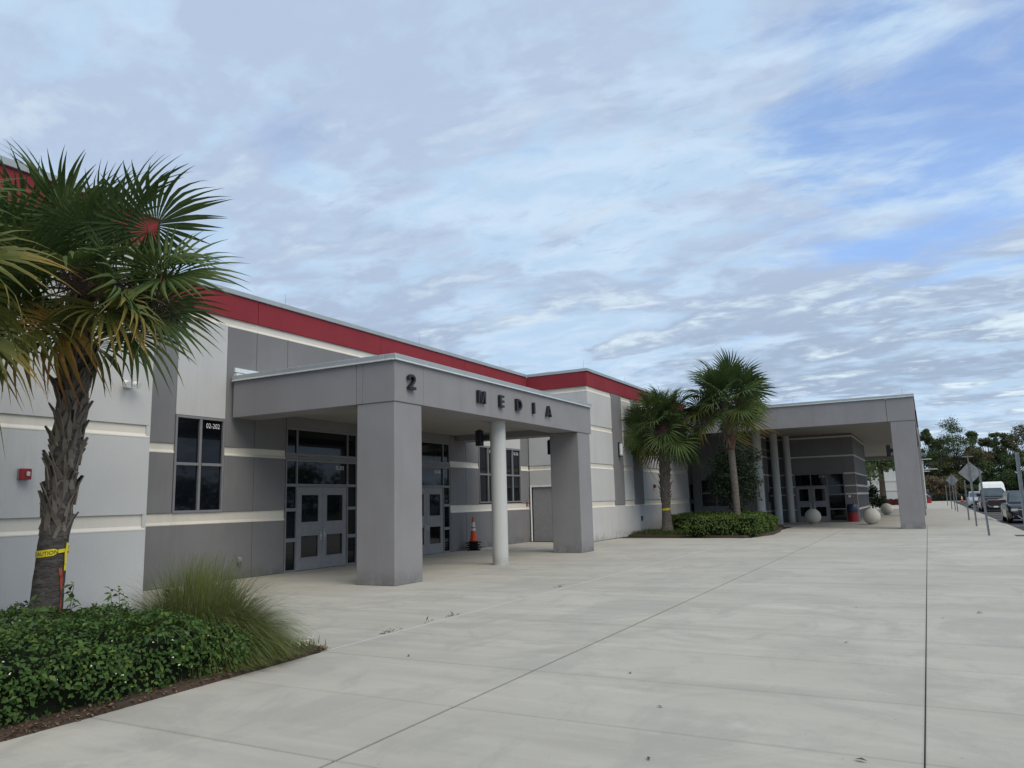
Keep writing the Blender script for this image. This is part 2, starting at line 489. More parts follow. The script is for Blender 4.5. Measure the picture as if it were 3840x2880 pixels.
def band(pl, u0, u1, z0, z1, w=-.03):
    o = fbox('trim_band', CREAM, B, pl, u0, u1, z0 - .003, z1 + .003, -.085, w, 0)
    # pale sloped sill that catches the light along the foot of the band
    m = MB(); m.prism([(w - .001, z0 + .045), (.004, z0 - .012), (.004, z0 - .03), (w - .001, z0 - .03)], lambda a, b, d: P2W(pl, d, b, a), u0 + .004, u1 - .004)
    m.build('sill', CREAM, B)
    return o
def stack(pl, u0, u1, mat=GRAY, bands=(1, 1, 0, 1), z0=0, z1=ZRa):
    """panels between cream bands up a stretch of wall"""
    zz = [z0]
    for use, (a, b) in zip(bands, ((Z1a, Z1b), (Z2a, Z2b), (Z3a, Z3b), (6.34, ZRa))):
        if use and a > z0 - .01 and b < z1 + .01:
            if a - zz[-1] > .05: panel(pl, u0, u1, zz[-1], a, mat)
            band(pl, u0, u1, a, b); zz.append(b)
    if z1 - zz[-1] > .05: panel(pl, u0, u1, zz[-1], z1, mat)
def roofline(pl, u0, u1, breaks, over0=0., over1=0.):
    bs = [u0] + [b for b in breaks if u0 < b < u1] + [u1]
    for a, b in zip(bs[:-1], bs[1:]):
        fbox('red_band', RED, B, pl, a + .008, b - .008, ZRa + .004, ZRb, -.08, .02, .005)
    L = u1 - u0; k = max(1, round(L / 3.05))
    for i in range(k):
        a = u0 + L * i / k; b = u0 + L * (i + 1) / k
        if i == 0: a -= over0
        if i == k - 1: b += over1
        fbox('coping', METAL, B, pl, a + .003, b - .003, ZRb + .004, ZT, -.30, .065, .006)

# main recessed front, near to far
panel(PM, 9.0, 14.17, 0, Z1a); panel(PM, 14.17, 15.28, 0, Z1a); panel(PM, 23.45, 24.52, 0, Z1a); panel(PM, 24.52, 29.742, 0, Z1a)
stack(PM, 9.0, 11.77, GRAY, z0=Z1a)
panel(PM, 11.77, 13.21, 3.935, 6.34, WHITE, .005); band(PM, 11.77, 13.21, 6.34, ZRa)
band(PM, 11.77, 13.21, Z1a, Z1b)
stack(PM, 13.21, 14.17, z0=Z1a); stack(PM, 14.17, 15.28, z0=Z1a)
panel(PM, 15.28, 18.27, 3.89, 6.34); band(PM, 15.28, 18.27, 6.34, ZRa)
stack(PM, 18.27, 19.38); stack(PM, 19.38, 20.47)
panel(PM, 20.47, 23.45, 3.89, 6.34); band(PM, 20.47, 23.45, 6.34, ZRa)
stack(PM, 23.45, 24.52, z0=Z1a); stack(PM, 24.52, 25.48, z0=Z1a)
for a, b in ((25.48, 26.93), (27.53, 28.98)):
    panel(PM, a, b, 3.935, 6.34, WHITE, .005); band(PM, a, b, 6.34, ZRa)
    band(PM, a, b, Z1a, Z1b)
stack(PM, 26.93, 27.53, z0=Z1a); stack(PM, 28.98, 29.742, z0=Z1a)
roofline(PM, 9.05, 29.70, (14.17, 19.38, 24.55))
# near wing and far wing
stack(PW, -12, -1.2, WHITE, (1, 1, 1, 1)); stack(PW, -1.2, 9.0, WHITE, (1, 1, 1, 1))
roofline(PW, -12, 9.02, (-6, -1.2, 3.7), 0, .05)
fbox('wing_return', WHITE, B, ('Y', 8.94), -15.2, XWG - .005, 0, ZRb, -.08, -.001, 0)
wsegs = [(29.76, 32.52, WHITE, 0), (32.52, 33.82, GRAY, 1), (33.82, 35.16, WHITE, 0), (35.16, 36.53, GRAY, 1), (36.53, 44.70, WHITE, 0)]
for a, b, mt, kind in wsegs:
    if kind: panel(PW, a, b, 1.455, ZRa, mt, .006)
    else: stack(PW, a, b, mt, (1, 1, 1, 1), z0=Z1a)
panel(PW, 29.76, 34.6, 0, Z1a, WHITE); panel(PW, 34.6, 39.8, 0, Z1a, WHITE); panel(PW, 39.8, 44.7, 0, Z1a, WHITE)
for a, b in ((32.52, 33.82), (35.16, 36.53)):
    fbox('trim_band', CREAM, B, PW, a, b, Z1a - .003, 1.452, -.085, -.02, 0)
roofline(PW, 29.73, 44.72, (34.4, 39.8), .06)
# the return of the far wing with its plain door
panel(PR, -15.243, -12.37, Z2b, 4.7, WHITE); band(PR, -15.243, -12.37, Z2a, Z2b)
panel(PR, -15.243, -12.37, Z3b, 6.34, WHITE); band(PR, -15.243, -12.37, Z3a, Z3b); band(PR, -15.243, -12.37, 6.34, ZRa)
panel(PR, -15.243, -12.37, 2.42, Z2a, WHITE)
panel(PR, -13.98, -12.37, 0, Z1a, WHITE); band(PR, -13.98, -12.37, Z1a, Z1b); panel(PR, -13.98, -12.37, Z1b, 2.42, WHITE)
m = MB()
m.box(-15.24, -12.36, 29.71, 29.745, ZRa + .004, ZRb)
m.build('red_band', RED, B, bevel=.004)
fbox('coping', METAL, B, PR, -15.18, -12.30, ZRb + .004, ZT, -.2, .065, .006)
dd = fbox('door', DOORP, B, PR, -15.12, -14.02, .01, 2.32, -.085, -.05)
fbox('frame', WHITEP, dd, PR, -15.22, -13.98, 2.325, 2.415, -.08, .03)
m = MB(); m.tube((-15.17, 29.70, .02), (-15.17, 29.70, 2.32), .035); m.build('jamb_post', WHITEP, dd, True)
fbox('handle', STEEL, dd, PR, -14.18, -14.10, .95, 1.12, -.05, .0)

def window(pl, u0, u1, z0, z1, nu, nz, parent, txt=None, tpane=(1, 1), fr=.055, tsz=.17):
    m = MB()
    fbox('', None, None, pl, u0, u1, z0, z0 + fr, -.085, .012, mb=m)
    fbox('', None, None, pl, u0, u1, z1 - fr, z1, -.085, .012, mb=m)
    us = np.linspace(u0, u1, nu + 1); zs = np.linspace(z0, z1, nz + 1)
    for i, uu in enumerate(us):
        a, b = (uu, uu + fr) if i == 0 else (uu - fr, uu) if i == nu else (uu - fr * .6, uu + fr * .6)
        fbox('', None, None, pl, a, b, z0 + fr + .0005, z1 - fr - .0005, -.085, .010, mb=m)
    for j, zz in enumerate(zs[1:-1]):
        for i in range(nu):
            fbox('', None, None, pl, us[i] + fr + .0005, us[i + 1] - fr * .6 - .0015, zz - fr * .6, zz + fr * .6, -.085, .008, mb=m)
    wn = m.build('window', FRAME, parent, bevel=.003)
    for i in range(nu):
        for j in range(nz):
            fbox('pane', GLASS, wn, pl, us[i] + fr * .5, us[i + 1] - fr * .5, zs[j] + fr * .5, zs[j + 1] - fr * .5, -.075, -.045, 0)
    if txt:
        i, j = tpane
        link('lettering', text_mesh(txt, tsz, WTXT, pl, us[i + 1] - fr - .06, zs[j + 1] - fr - .07 - tsz * .72, -.0445), None, wn)
    return wn
window(PM, 11.78, 13.20, 1.655, 3.93, 2, 2, B, '02-202')
window(PM, 25.49, 26.92, 1.70, 3.93, 2, 2, B, '02-202')
window(PM, 27.54, 28.97, 1.70, 3.93, 2, 2, B, '02-202')

def entrance(pl, u0, u1, parent, txt, w=-.06):
    """double door with sidelights and two transoms; u0..u1 outer frame"""
    a, b = u0 + .45, u1 - .45                       # door opening
    m = MB(); F = .045
    def bar(x0, x1, z0, z1, d=.0): fbox('', None, None, pl, x0, x1, z0, z1, -.085, w + .06 + d, mb=m)
    for x in (u0, a - F, b, u1 - F): bar(x, x + F, 0, 3.89)
    for zz, hh in ((.0, .05), (.79, .10), (1.61, .09), (2.28, .08)):
        bar(u0 + F + .001, a - F - .001, zz, zz + hh, -.004); bar(b + F + .001, u1 - F - .001, zz, zz + hh, -.004)
    bar(a + .001, b - .001, 2.28, 2.36, -.004)
    for x0, x1 in ((u0 + F + .001, a - F - .001), (a + .001, b - .001), (b + F + .001, u1 - F - .001)):
        bar(x0, x1, 2.975, 3.04, -.004); bar(x0, x1, 3.05, 3.11, .004); bar(x0, x1, 3.12, 3.20, -.004); bar(x0, x1, 3.845, 3.89, -.004)
    d = m.build('door', FRAME, parent, bevel=.003)
    def pane(x0, x1, z0, z1): fbox('pane', GLASS, d, pl, x0 - .01, x1 + .01, z0 - .01, z1 + .01, -.08, -.045, 0)
    for x0, x1 in ((u0 + F, a - F), (b + F, u1 - F)):
        for z0, z1 in ((.05, .79), (.89, 1.61), (1.70, 2.28), (2.36, 2.975), (3.20, 3.845)): pane(x0, x1, z0, z1)
    for z0, z1 in ((2.36, 2.975), (3.20, 3.845)): pane(a, b, z0, z1)
    mid_ = (a + b) / 2
    for s_, (x0, x1) in enumerate(((a + .006, mid_ - .004), (mid_ + .004, b - .006))):
        lm = MB(); st = .175; W0, W1 = -.075, -.025
        q0, q1 = x0 + st, x1 - st
        for (xa_, xb_, za, zb) in ((x0, q0, .01, 2.27), (q1, x1, .01, 2.27), (q0, q1, .01, .35), (q0, q1, .93, 1.31), (q0, q1, 2.05, 2.27)):
            fbox('', None, None, pl, xa_, xb_, za, zb, W0, W1, mb=lm)
        lm.build('door_leaf', DOORP, d)
        for za, zb in ((.35, .93), (1.31, 2.05)):
            fbox('pane', GLASS, d, pl, q0 - .01, q1 + .01, za - .01, zb + .01, W0 + .012, W0 + .03, 0)
            fm = MB()
            for (xa_, xb_, zc_, zd) in ((q0 - .015, q1 + .015, za - .02, za), (q0 - .015, q1 + .015, zb, zb + .02), (q0 - .02, q0, za, zb), (q1, q1 + .02, za, zb)):
                fbox('', None, None, pl, xa_, xb_, zc_, zd, W1 - .002, W1 + .008, mb=fm)
            fm.build('glazing_bead', DOORP, d)
        hx = (x1 - .10) if s_ == 0 else (x0 + .04)
        hm = MB()
        fbox('', None, None, pl, hx, hx + .05, .80, 1.02, W1 + .001, W1 + .012, mb=hm)
        fbox('', None, None, pl, hx + .012, hx + .038, .84, .98, W1 + .045, W1 + .06, mb=hm)
        for zz in (.84, .965): fbox('', None, None, pl, hx + .014, hx + .036, zz, zz + .016, W1 + .01, W1 + .05, mb=hm)
        hm.build('handle', STEEL, d, bevel=.003)
        if s_ == 1:
            km = MB(); c_ = P2W(pl, hx + .025, 1.10, W1); e_ = P2W(pl, hx + .025, 1.10, W1 + .02); km.tube(c_, e_, .022, n=10); km.build('lock', STEEL, d, True)
    link('lettering', text_mesh(txt, .15, WTXT, pl, b - .10, 2.79, -.0445), None, d)
    return d
entrance(PM, 15.30, 18.25, B, '02-202')
entrance(PM, 20.49, 23.43, B, '02-202')
# roof-to-wall flashing above the entrance canopy
fbox('flashing', HEM, B, PM, 13.42, 24.5, 5.16, 5.27, .001, .06, .003)
fbox('flashing', HEM, B, PM, 13.42, 24.5, 5.03, 5.13, .001, .11, .003)
for X_, ys in ((-15.35, (10.2, 15.25, 21.7, 27.55)), (-12.45, (-3, 3, 8.83, 34.82, 41))):
    for yy in ys:
        m = MB(); m.tube((X_, yy, ZT), (X_, yy, ZT + .34), .008, .005, 5); m.build('lightning_rod', METAL, B)
m = MB(); m.tube((-12.44, 29.66, ZT), (-12.44, 29.66, ZT + .34), .008, .005, 5); m.build('lightning_rod', METAL, B)

# ------------------------------------------------------------------ the entrance canopy
K = empty('entrance_canopy', (0, 0, 0), 'grey stucco entrance canopy lettered 2 MEDIA on square pillars', 'canopy')
X0, YA, YB = -10.12, 13.36, 24.57
def kpart(name, mat, *b, bevel=.006): return MB().box(*b).build(name, mat, K, bevel=bevel)
# fascia in separate panels with fine control joints
for a, b in ((YA, 14.46), (14.465, 18.95), (18.953, YB)):
    kpart('fascia_panel', GRAY2, X0 - .9, X0, a + .002, b - .002, 3.98, 4.90)
for a, b in ((-15.17, -11.21), (-11.2, X0 - .905)):
    kpart('fascia_panel', GRAY2, a, b - .004, YA + .001, YA + .80, 3.98, 4.90)
    kpart('fascia_panel', GRAY2, a, b - .004, YB - .80, YB - .001, 3.98, 4.90)
kpart('soffit', SOFFIT, -15.16, X0 - .91, YA + .81, YB - .81, 4.19, 4.26, bevel=0)
kpart('roof', METAL, -15.14, X0 - .2, YA + .2, YB - .2, 4.86, 4.93, bevel=0)
for i in range(4):
    a = YA - .05 + (YB - YA + .1) * i / 4; b = YA - .05 + (YB - YA + .1) * (i + 1) / 4
    kpart('coping', METAL, X0 - .25, X0 + .055, a + .002, b - .002, 4.93, 5.04)
    kpart('coping_hem', HEM, X0 + .008, X0 + .068, a + .002, b - .002, 4.896, 4.928, bevel=.004)
for yc in (YA - .055, YB - .195):
    for a, b in ((-15.17, -12.9), (-12.896, X0 - .255)):
        kpart('coping', METAL, a, b, yc, yc + .25, 4.93, 5.04)
        yh = yc - .012 if yc < 20 else yc + .20
        kpart('coping_hem', HEM, a, b, yh, yh + .06, 4.896, 4.928, bevel=.004)
kpart('coping_hem', HEM, X0 - .255, X0 + .006, YA - .067, YA - .005, 4.896, 4.928, bevel=.004)
kpart('pillar', GRAY2, X0 - 1.07, X0 - .02, YA + .02, YA + 1.05, 0, 3.978, bevel=.012)
kpart('pillar', GRAY2, X0 - 1.07, X0 - .02, 23.44, 24.46, 0, 3.978, bevel=.012)
m = MB(); m.lathe([(.222, 0), (.222, 4.0)], -10.62, 18.83, 40); m.build('round_column', COLW, K, True)
# raised letters on the fascia, drawn as outlines (u to the right seen from the front = +y)
def letter(ch, u0, w, z0, h, d=.09):
    t = h * .22
    L = []
    if ch == 'M':
        L = [[(0, 0), (t, 0), (t, h), (0, h)], [(w - t, 0), (w, 0), (w, h), (w - t, h)],
             [(t * .55, h), (t * 1.45, h), (w / 2 + t * .35, 0.0), (w / 2 - t * .35, 0.0)], [(w - t * 1.45, h), (w - t * .55, h), (w / 2 + t * .35, 0.004), (w / 2 - t * .35, .004)]]
    if ch == 'E':
        L = [[(0, 0), (t, 0), (t, h), (0, h)]] + [[(t, z), (w, z), (w, z + t * .78), (t, z + t * .78)] for z in (0, h / 2 - t * .39, h - t * .78)]
    if ch == 'I': L = [[(0, 0), (w, 0), (w, h), (0, h)]]
    if ch == 'A':
        L = [[(0, 0), (t * .95, 0), (w / 2 + t * .3, h), (w / 2 - t * .45, h)], [(w - t * .95, 0), (w, 0), (w / 2 + t * .45, h), (w / 2 - t * .3, h)],
             [(w * .25, h * .2), (w * .75, h * .2), (w * .70, h * .2 + t * .75), (w * .30, h * .2 + t * .75)]]
    if ch == 'D':
        L = [[(0, 0), (t, 0), (t, h), (0, h)]]
        N = 10
        for i in range(N):
            a0 = -math.pi / 2 + math.pi * i / N; a1 = -math.pi / 2 + math.pi * (i + 1) / N
            f = lambda a, k: (t + (w - t - k) * max(0, math.cos(a)) ** .8, h / 2 + (h / 2 - k * .8) * math.sin(a))
            L.append([f(a0, 0), f(a1, 0), f(a1, t * .95), f(a0, t * .95)])
    if ch == '2':
        pts = [(.10 * w, .70 * h), (.14 * w, .85 * h), (.32 * w, .95 * h), (.62 * w, .95 * h), (.84 * w, .84 * h), (.86 * w, .68 * h), (.70 * w, .50 * h), (.40 * w, .28 * h), (.14 * w, .08 * h)]
        hw = t * .38
        for (xa, ya), (xb, yb) in zip(pts[:-1], pts[1:]):
            dx, dy = xb - xa, yb - ya; l = math.hypot(dx, dy); nx, ny = -dy / l * hw, dx / l * hw; ex, ey = dx / l * hw * .35, dy / l * hw * .35
            L.append([(xa - nx - ex, ya - ny - ey), (xb - nx + ex, yb - ny + ey), (xb + nx + ex, yb + ny + ey), (xa + nx - ex, ya + ny - ey)])
        L.append([(.06 * w, 0), (w, 0), (w, t * .85), (.06 * w, t * .85)])
    m = MB()
    for k, poly in enumerate(L):
        m.prism(poly, lambda a, b, dd: (X0 + dd, u0 + a, z0 + b), .012 , d + .0007 * k)
    return m.build('letter', LETTER, K)
for ch, u0, w in (('2', 13.78, .27), ('M', 16.83, .38), ('E', 17.98, .23), ('D', 18.95, .32), ('I', 20.02, .09), ('A', 20.90, .35)):
    letter(ch, u0, w, 4.285, .33)

# ------------------------------------------------------------------ the long covered walk beyond
V = empty('covered_walk', (0, 0, 0), 'long flat-roofed covered walk on grey pillars and white round columns beyond the palms', 'canopy')
YV, XV = 40.39, -.20
def vpart(name, mat, *b, bevel=.006): return MB().box(*b).build(name, mat, V, bevel=bevel)
for a, b in ((-12.34, -7.6), (-7.595, -1.38), (-1.37, XV)):
    vpart('fascia_panel', GRAY2, a + .003, b - .003, YV, YV + .45, 5.05, 6.16)
yy = YV + .455
for b in (52, 64, 76, 87.5):
    vpart('fascia_panel', GRAY2, XV - .40, XV - .002, yy, b - .005, 5.05, 6.16); yy = b
vpart('fascia_panel', GRAY2, -12.3, XV - .41, 87.05, 87.5, 5.05, 6.16)
vpart('soffit', SOFFIT, -12.3, XV - .41, YV + .46, 87.04, 5.42, 5.52, bevel=0)
vpart('roof', METAL, -12.3, XV - .3, YV + .3, 87.2, 5.9, 6.1, bevel=0)
for i in range(4):
    a = -12.34 + (XV + .06 + 12.34) * i / 4; b = -12.34 + (XV + .06 + 12.34) * (i + 1) / 4
    vpart('coping', METAL, a + .002, b - .002, YV - .055, YV + .35, 6.20, 6.30)
    vpart('coping_hem', HEM, a + .002, b - .002, YV - .068, YV - .01, 6.165, 6.197, bevel=0)
for a, b in ((YV + .355, 55), (55.01, 71), (71.01, 87.5)):
    vpart('coping', METAL, XV - .3, XV + .055, a, b, 6.17, 6.30)
for y in (YV + .02, 62.5, 86.3):
    vpart('pillar', GRAY2, -1.26, XV - .03, y, y + 1.05, 0, 5.045, bevel=.012)
for cx, cy in ((-8.2, 44.16), (-8.0, 48.4), (-7.68, 51.0)):
    m = MB(); m.lathe([(.222, 0), (.222, 5.43)], cx, cy, 32); m.build('round_column', COLW, V, True)
for y, z0, h, l in ((43.2, 5.35, .42, .34), (45.0, 5.35, .42, .3), (47, 5.35, .42, .36), (49, 5.35, .42, .3)):
    vpart('letter_block', LETTER, XV + .005, XV + .075, y, y + l, z0, z0 + h, bevel=0)
for x in (-.62, -5.58, -10.2):
    m = MB(); m.tube((x, YV + .1, 6.30), (x, YV + .1, 6.58), .009, .006, 5); m.build('lightning_rod', METAL, V)

# ------------------------------------------------------------------ office block under the walk
O = empty('office_block', (0, 0, 0), 'dark grey banded office block with double doors under the covered walk', 'building')
XK, YK, XR2, YR1 = -3.82, 51.45, -8.6, 45.7
c_ = MB(); c_.box(-20, XK - .08, YK + .08, 61.6, -.2, 5.40); c_.box(-20, XR2 - .08, YR1 + .08, YK + .07, -.2, 5.40)
c_.build('wall_core', DARKG, O)
PK, PK2, PR2, PR1 = ('Y', YK), ('X', XK), ('X', XR2), ('Y', YR1)
OB = [(.72, .79), (1.65, 1.73), (2.15, 2.23), (2.91, 3.0), (4.0, 4.09), (5.19, 5.29)]
def ostack(pl, u0, u1, sel=(0, 1, 2, 3, 4, 5), z0=0.):
    z = z0
    for k in sel:
        a, b = OB[k]
        if a < z0: continue
        fbox('wall_panel', GRAY, O, pl, u0 + .004, u1 - .004, z + .003, a - .003, -.085, 0, .005)
        fbox('trim_band', CREAM, O, pl, u0, u1, a, b, -.085, .018, .003); z = b
    fbox('wall_panel', GRAY, O, pl, u0 + .004, u1 - .004, z + .003, 5.41, -.085, 0, .005)
ostack(PK, XR2 + .01, -7.42)
ostack(PK, -7.42, -4.47, (4, 5), 2.99)
ostack(PK, -4.47, XK, (1, 2, 3, 4, 5))
ostack(PK2, YK, YK + .5, (1, 2, 3, 4, 5)); ostack(PK2, 61.3, 61.65, (0, 1, 2, 3, 4, 5)); ostack(PK2, YK + .5, 61.3, (4, 5), 2.99)
ostack(PR2, YR1 + .02, 49.3, (0, 3, 4, 5))
# dark glazed strip between the round columns
m = MB()
for zz in (.72, 1.65, 2.15, 2.95, 4.05): fbox('', None, None, PR2, 49.3, YK, zz, zz + .05, -.085, .0, mb=m)
w_ = m.build('window', FRAME, O)
for za, zb in ((0.02, .72), (.77, 1.65), (1.70, 2.15), (2.2, 2.95), (3.0, 4.05), (4.1, 5.4)):
    fbox('pane', GLASS, w_, PR2, 49.31, YK - .01, za, zb, -.08, -.04, 0)
# front doors and glazing of the office block
m = MB(); FR = .05
def kb_(x0, x1, z0, z1, d=0.): fbox('', None, None, PK, x0, x1, z0, z1, -.085, -.01 + d, mb=m)
for x in (-7.40, -6.46, -5.49, -4.53): kb_(x, x + FR, 0, 2.98)
for z in (2.20, 2.93):
    for x0, x1 in ((-7.349, -6.461), (-6.409, -5.491), (-5.439, -4.531)): kb_(x0, x1, z, z + FR, -.003)
for z in (.02, .74, 1.64): kb_(-5.439, -4.531, z, z + FR + .02, -.003)
od = m.build('door', FRAME, O)
for x0, x1, z0, z1 in ((-7.35, -6.46, 2.25, 2.93), (-6.41, -5.49, 2.25, 2.93), (-5.44, -4.53, 2.25, 2.93), (-5.44, -4.53, 1.71, 2.20), (-5.44, -4.53, .81, 1.64), (-5.44, -4.53, .09, .74)):
    fbox('pane', GLASS, od, PK, x0 - .01, x1 + .01, z0 - .01, z1 + .01, -.08, -.045, 0)
for x0, x1 in ((-7.34, -6.465), (-6.405, -5.495)):
    lm = MB(); s_ = .16
    for a, b, za, zb in ((x0, x0 + s_, .01, 2.19), (x1 - s_, x1, .01, 2.19), (x0 + s_, x1 - s_, .01, .34), (x0 + s_, x1 - s_, .92, 1.29), (x0 + s_, x1 - s_, 2.04, 2.19)):
        fbox('', None, None, PK, a, b, za, zb, -.07, -.03, mb=lm)
    lm.build('door_leaf', DOORP, od)
    for za, zb in ((.34, .92), (1.29, 2.04)):
        fbox('pane', GLASS, od, PK, x0 + s_ - .01, x1 - s_ + .01, za - .01, zb + .01, -.06, -.045, 0)
    hx = x1 - .11 if x0 < -7 else x0 + .05
    fbox('handle', STEEL, od, PK, hx, hx + .06, .82, 1.16, -.03, .02)
link('lettering', text_mesh('07-101', .15, WTXT, PK, -5.56, 2.74, -.0445), None, od)
for k, y0 in enumerate(np.arange(YK + .55, 61.0, 1.86)):
    for za, zb in ((.10, .72), (.80, 1.64), (1.74, 2.14), (2.24, 2.90)):
        window(PK2, y0, y0 + 1.8, za, zb, 3, 1, O, fr=.04)
fbox('frame', CREAM, O, PK2, YK + .5, 61.3, .72, .79, -.085, .02); fbox('frame', CREAM, O, PK2, YK + .5, 61.3, 1.65, 1.73, -.085, .02)
fbox('frame', CREAM, O, PK2, YK + .5, 61.3, 2.15, 2.23, -.085, .02); fbox('frame', CREAM, O, PK2, YK + .5, 61.3, 2.91, 2.98, -.085, .02)
fbox('wall_panel', GRAY, O, PK2, YK + .5, 61.3, 0, .09, -.085, 0)
# shaded end wall with its square window
for a, b, za, zb in ((-13.5, -11.95, 0, 5.4), (-10.05, -8.66, 0, 5.4), (-11.95, -10.05, 0, 1.08), (-11.95, -10.05, 2.78, 5.4)):
    fbox('wall_panel', GRAY, O, PR1, a + .003, b - .003, za, zb, -.085, 0, .004)
window(PR1, -11.94, -10.06, 1.09, 2.77, 2, 2, O, fr=.07)
for za, zb in ((1.6, 2.5), (.75, 1.35)): fbox('pane', GLASS, O, PR1, -12.55, -12.40, za, zb, .001, .02, 0)
fbox('wall_panel', GRAY, O, PR1, -12.36, -12.0, 0, 5.4, .001, .10, .004)

# ------------------------------------------------------------------ things fixed to the walls
def device(name, loc, label, cat, group=None): return empty(name, loc, label, cat, group)
def strobe(X, y, z, s, label, group='red fire alarm strobes'):
    d = device('fire_alarm_strobe', (X, y, z), label, 'fire alarm', group)
    MB().box(0, .04, -.085 * s, .085 * s, -.085 * s, .085 * s).build('backbox', plain('strobe_box', (.20, .20, .20), .6), d, bevel=.006)
    MB().box(.041, .10, -.085 * s, .085 * s, -.085 * s, .085 * s).build('housing', REDP, d, bevel=.012, seg=2)
    MB().box(.101, .135, -.005 * s, .045 * s, -.035 * s, .035 * s).build('strobe_lens', LENS, d, bevel=.008)
    return d
strobe(XWG + .002, 6.83, 2.33, 1., 'red fire alarm strobe on the pale wall left of the near palm trunk')
strobe(XWG + .002, 38.1, 2.33, 1., 'red fire alarm strobe on the pale wall beside the far taped palm')
def sign_red(pl, u, z, w, h, label, mat=REDP, cat='wall sign', white=True):
    d = empty('wall_sign', P2W(pl, u, z, .002), label, cat)
    MB().box(*((0, .03, -w / 2, w / 2, -h / 2, h / 2) if pl[0] == 'X' else (-w / 2, w / 2, -.03, 0, -h / 2, h / 2))).build('plate', mat, d, bevel=.004)
    if white:
        MB().box(*((.031, .036, -w * .2, w * .2, -h * .2, h * .2) if pl[0] == 'X' else (-w * .2, w * .2, -.036, -.031, -h * .2, h * .2))).build('symbol', WHITEP, d)
    return d
sign_red(PM, 29.5, 1.715, .13, .09, 'small red alarm plate above the pull station in the inner corner by the plain door')
sign_red(PM, 29.5, 1.60, .14, .12, 'red fire alarm pull station in the inner corner by the plain door', cat='pull station')
sign_red(PK, -7.54, 1.55, .17, .21, 'red square sign on the strip left of the shaded double doors')
sign_red(PK, -4.04, 1.53, .16, .14, 'red square sign on the pier right of the shaded double doors')
sign_red(PK, -4.25, 1.53, .14, .14, 'pale grey notice beside the red sign on the office pier', WHITEP, 'notice', False)
def tall_light(y, z0, z1, label):
    d = device('wall_light', (XWG + .008, y, z0), label, 'wall light', 'tall wall lights on the grey strips')
    h = z1 - z0
    m = MB(); m.box(0, .05, -.11, .11, 0, h); m.build('backplate', BLACK, d)
    m = MB(); m.lathe([(.085, .03), (.085, h - .03)], .10, 0, 16); m.build('diffuser', LAMP, d, True)
    m = MB()
    for zz in (0, .05, h - .075, h - .025): m.lathe([(.09, zz), (.09, zz + .022)], .10, 0, 16)
    m.build('trim_ring', BLACK, d, True)
tall_light(33.25, 3.66, 4.31, 'tall black and white wall light on the first grey strip of the far wing')
tall_light(35.98, 3.64, 4.28, 'tall black and white wall light on the second grey strip behind the palm crown')
def box_speaker(x, y, z0, z1, arm, label):
    d = device('box_light', (x, y, z0), label, 'wall fixture', 'black box fixtures on the canopy pillars')
    MB().box(-.09, .09, -.085, .085, 0, z1 - z0).build('housing', BLACK, d, bevel=.008)
    ax, ay = arm
    MB().box(min(0, ax), max(0, ax), min(-.04, ay), max(.04, ay), (z1 - z0) * .36, (z1 - z0) * .70).build('bracket', BLACK, d, bevel=.006)
    MB().box(-.05, .05, -.05, .05, z1 - z0 + .001, z1 - z0 + .03).build('cap', BLACK, d)
box_speaker(-11.08, 18.58, 3.31, 3.74, (.26, .1), 'black box fixture bracketed to the white round column under the canopy')
box_speaker(-11.38, 23.9, 3.31, 3.80, (.18, 0), 'black box fixture on the inner side of the far canopy pillar')
box_speaker(-11.40, 13.95, 3.36, 3.81, (.2, 0), 'black box fixture showing behind the near canopy pillar')
box_speaker(-1.48, 41.0, 3.42, 3.95, (.2, 0), 'black box fixture beside the big pillar of the covered walk')
d = device('flood_light', (XWG + .002, 8.5, 3.95), 'twin white flood light on the pale wall below the near palm fronds', 'flood light')
MB().box(0, .05, -.07, .07, -.06, .06).build('backplate', WHITEP, d, bevel=.006)
for yy in (-.10, .09):
    m = MB(); m.tube((.04, yy * .4, .0), (.11, yy, .0), .015); m.tube((.09, yy, .02), (.20, yy, -.03), .045, .062, 14); m.build('lamp_head', WHITEP, d, True)
d = device('louver_vent', (XWG + .002, 7.7, 2.65), 'small white louvered vent on the pale wall behind the palm trunk', 'vent')
MB().box(0, .02, -.06, .06, 0, .24).build('frame', WHITEP, d, bevel=.003)
for k in range(5): MB().box(.021, .032, -.045, .045, .03 + k * .038, .048 + k * .038).build('slat', plain('vent_shadow', (.30, .30, .30)), d)
d = device('hose_cover', (XM + .002, 13.74, .38), 'small grey hooded outlet low on the grey wall beside the grass clump', 'wall outlet')
m = MB(); m.prism([(0, 0), (.05, 0), (.085, .05), (.085, .10), (.05, .14), (0, .16)], lambda a, b, q_: (a, q_, b), -.055, .055); m.build('hood', plain('outlet_grey', (.24, .24, .25), .5), d, bevel=.006)
m = MB(); m.tube((.045, 0, -.05), (.045, 0, 0), .018); m.build('nozzle', GALV, d, True)
d = device('hose_cover', (XWG + .002, 35.98, .66), 'dark recessed outlet box low on the far pale wing', 'wall outlet')
MB().box(0, .03, -.07, .07, 0, .22).build('plate', BLACK, d, bevel=.004)
MB().box(.031, .06, -.05, .05, .12, .2).build('hood', BLACK, d, bevel=.004)
d = device('security_camera', (XWG + .002, 44.42, 3.95), 'white security camera at the far corner of the pale wing', 'camera')
MB().box(0, .06, -.06, .06, -.06, .10).build('mount', WHITEP, d, bevel=.006)
m = MB(); m.tube((.06, 0, .02), (.14, -.05, .02), .025); m.tube((.10, -.12, .03), (.20, .16, .0), .055, n=14); m.build('body', WHITEP, d, True)
d = device('card_reader', (XR2 + .002, 48.95, 1.30), 'black upright card reader on the banded wall between the round columns', 'card reader')
MB().box(0, .05, -.10, .10, 0, .62).build('housing', BLACK, d, bevel=.008)
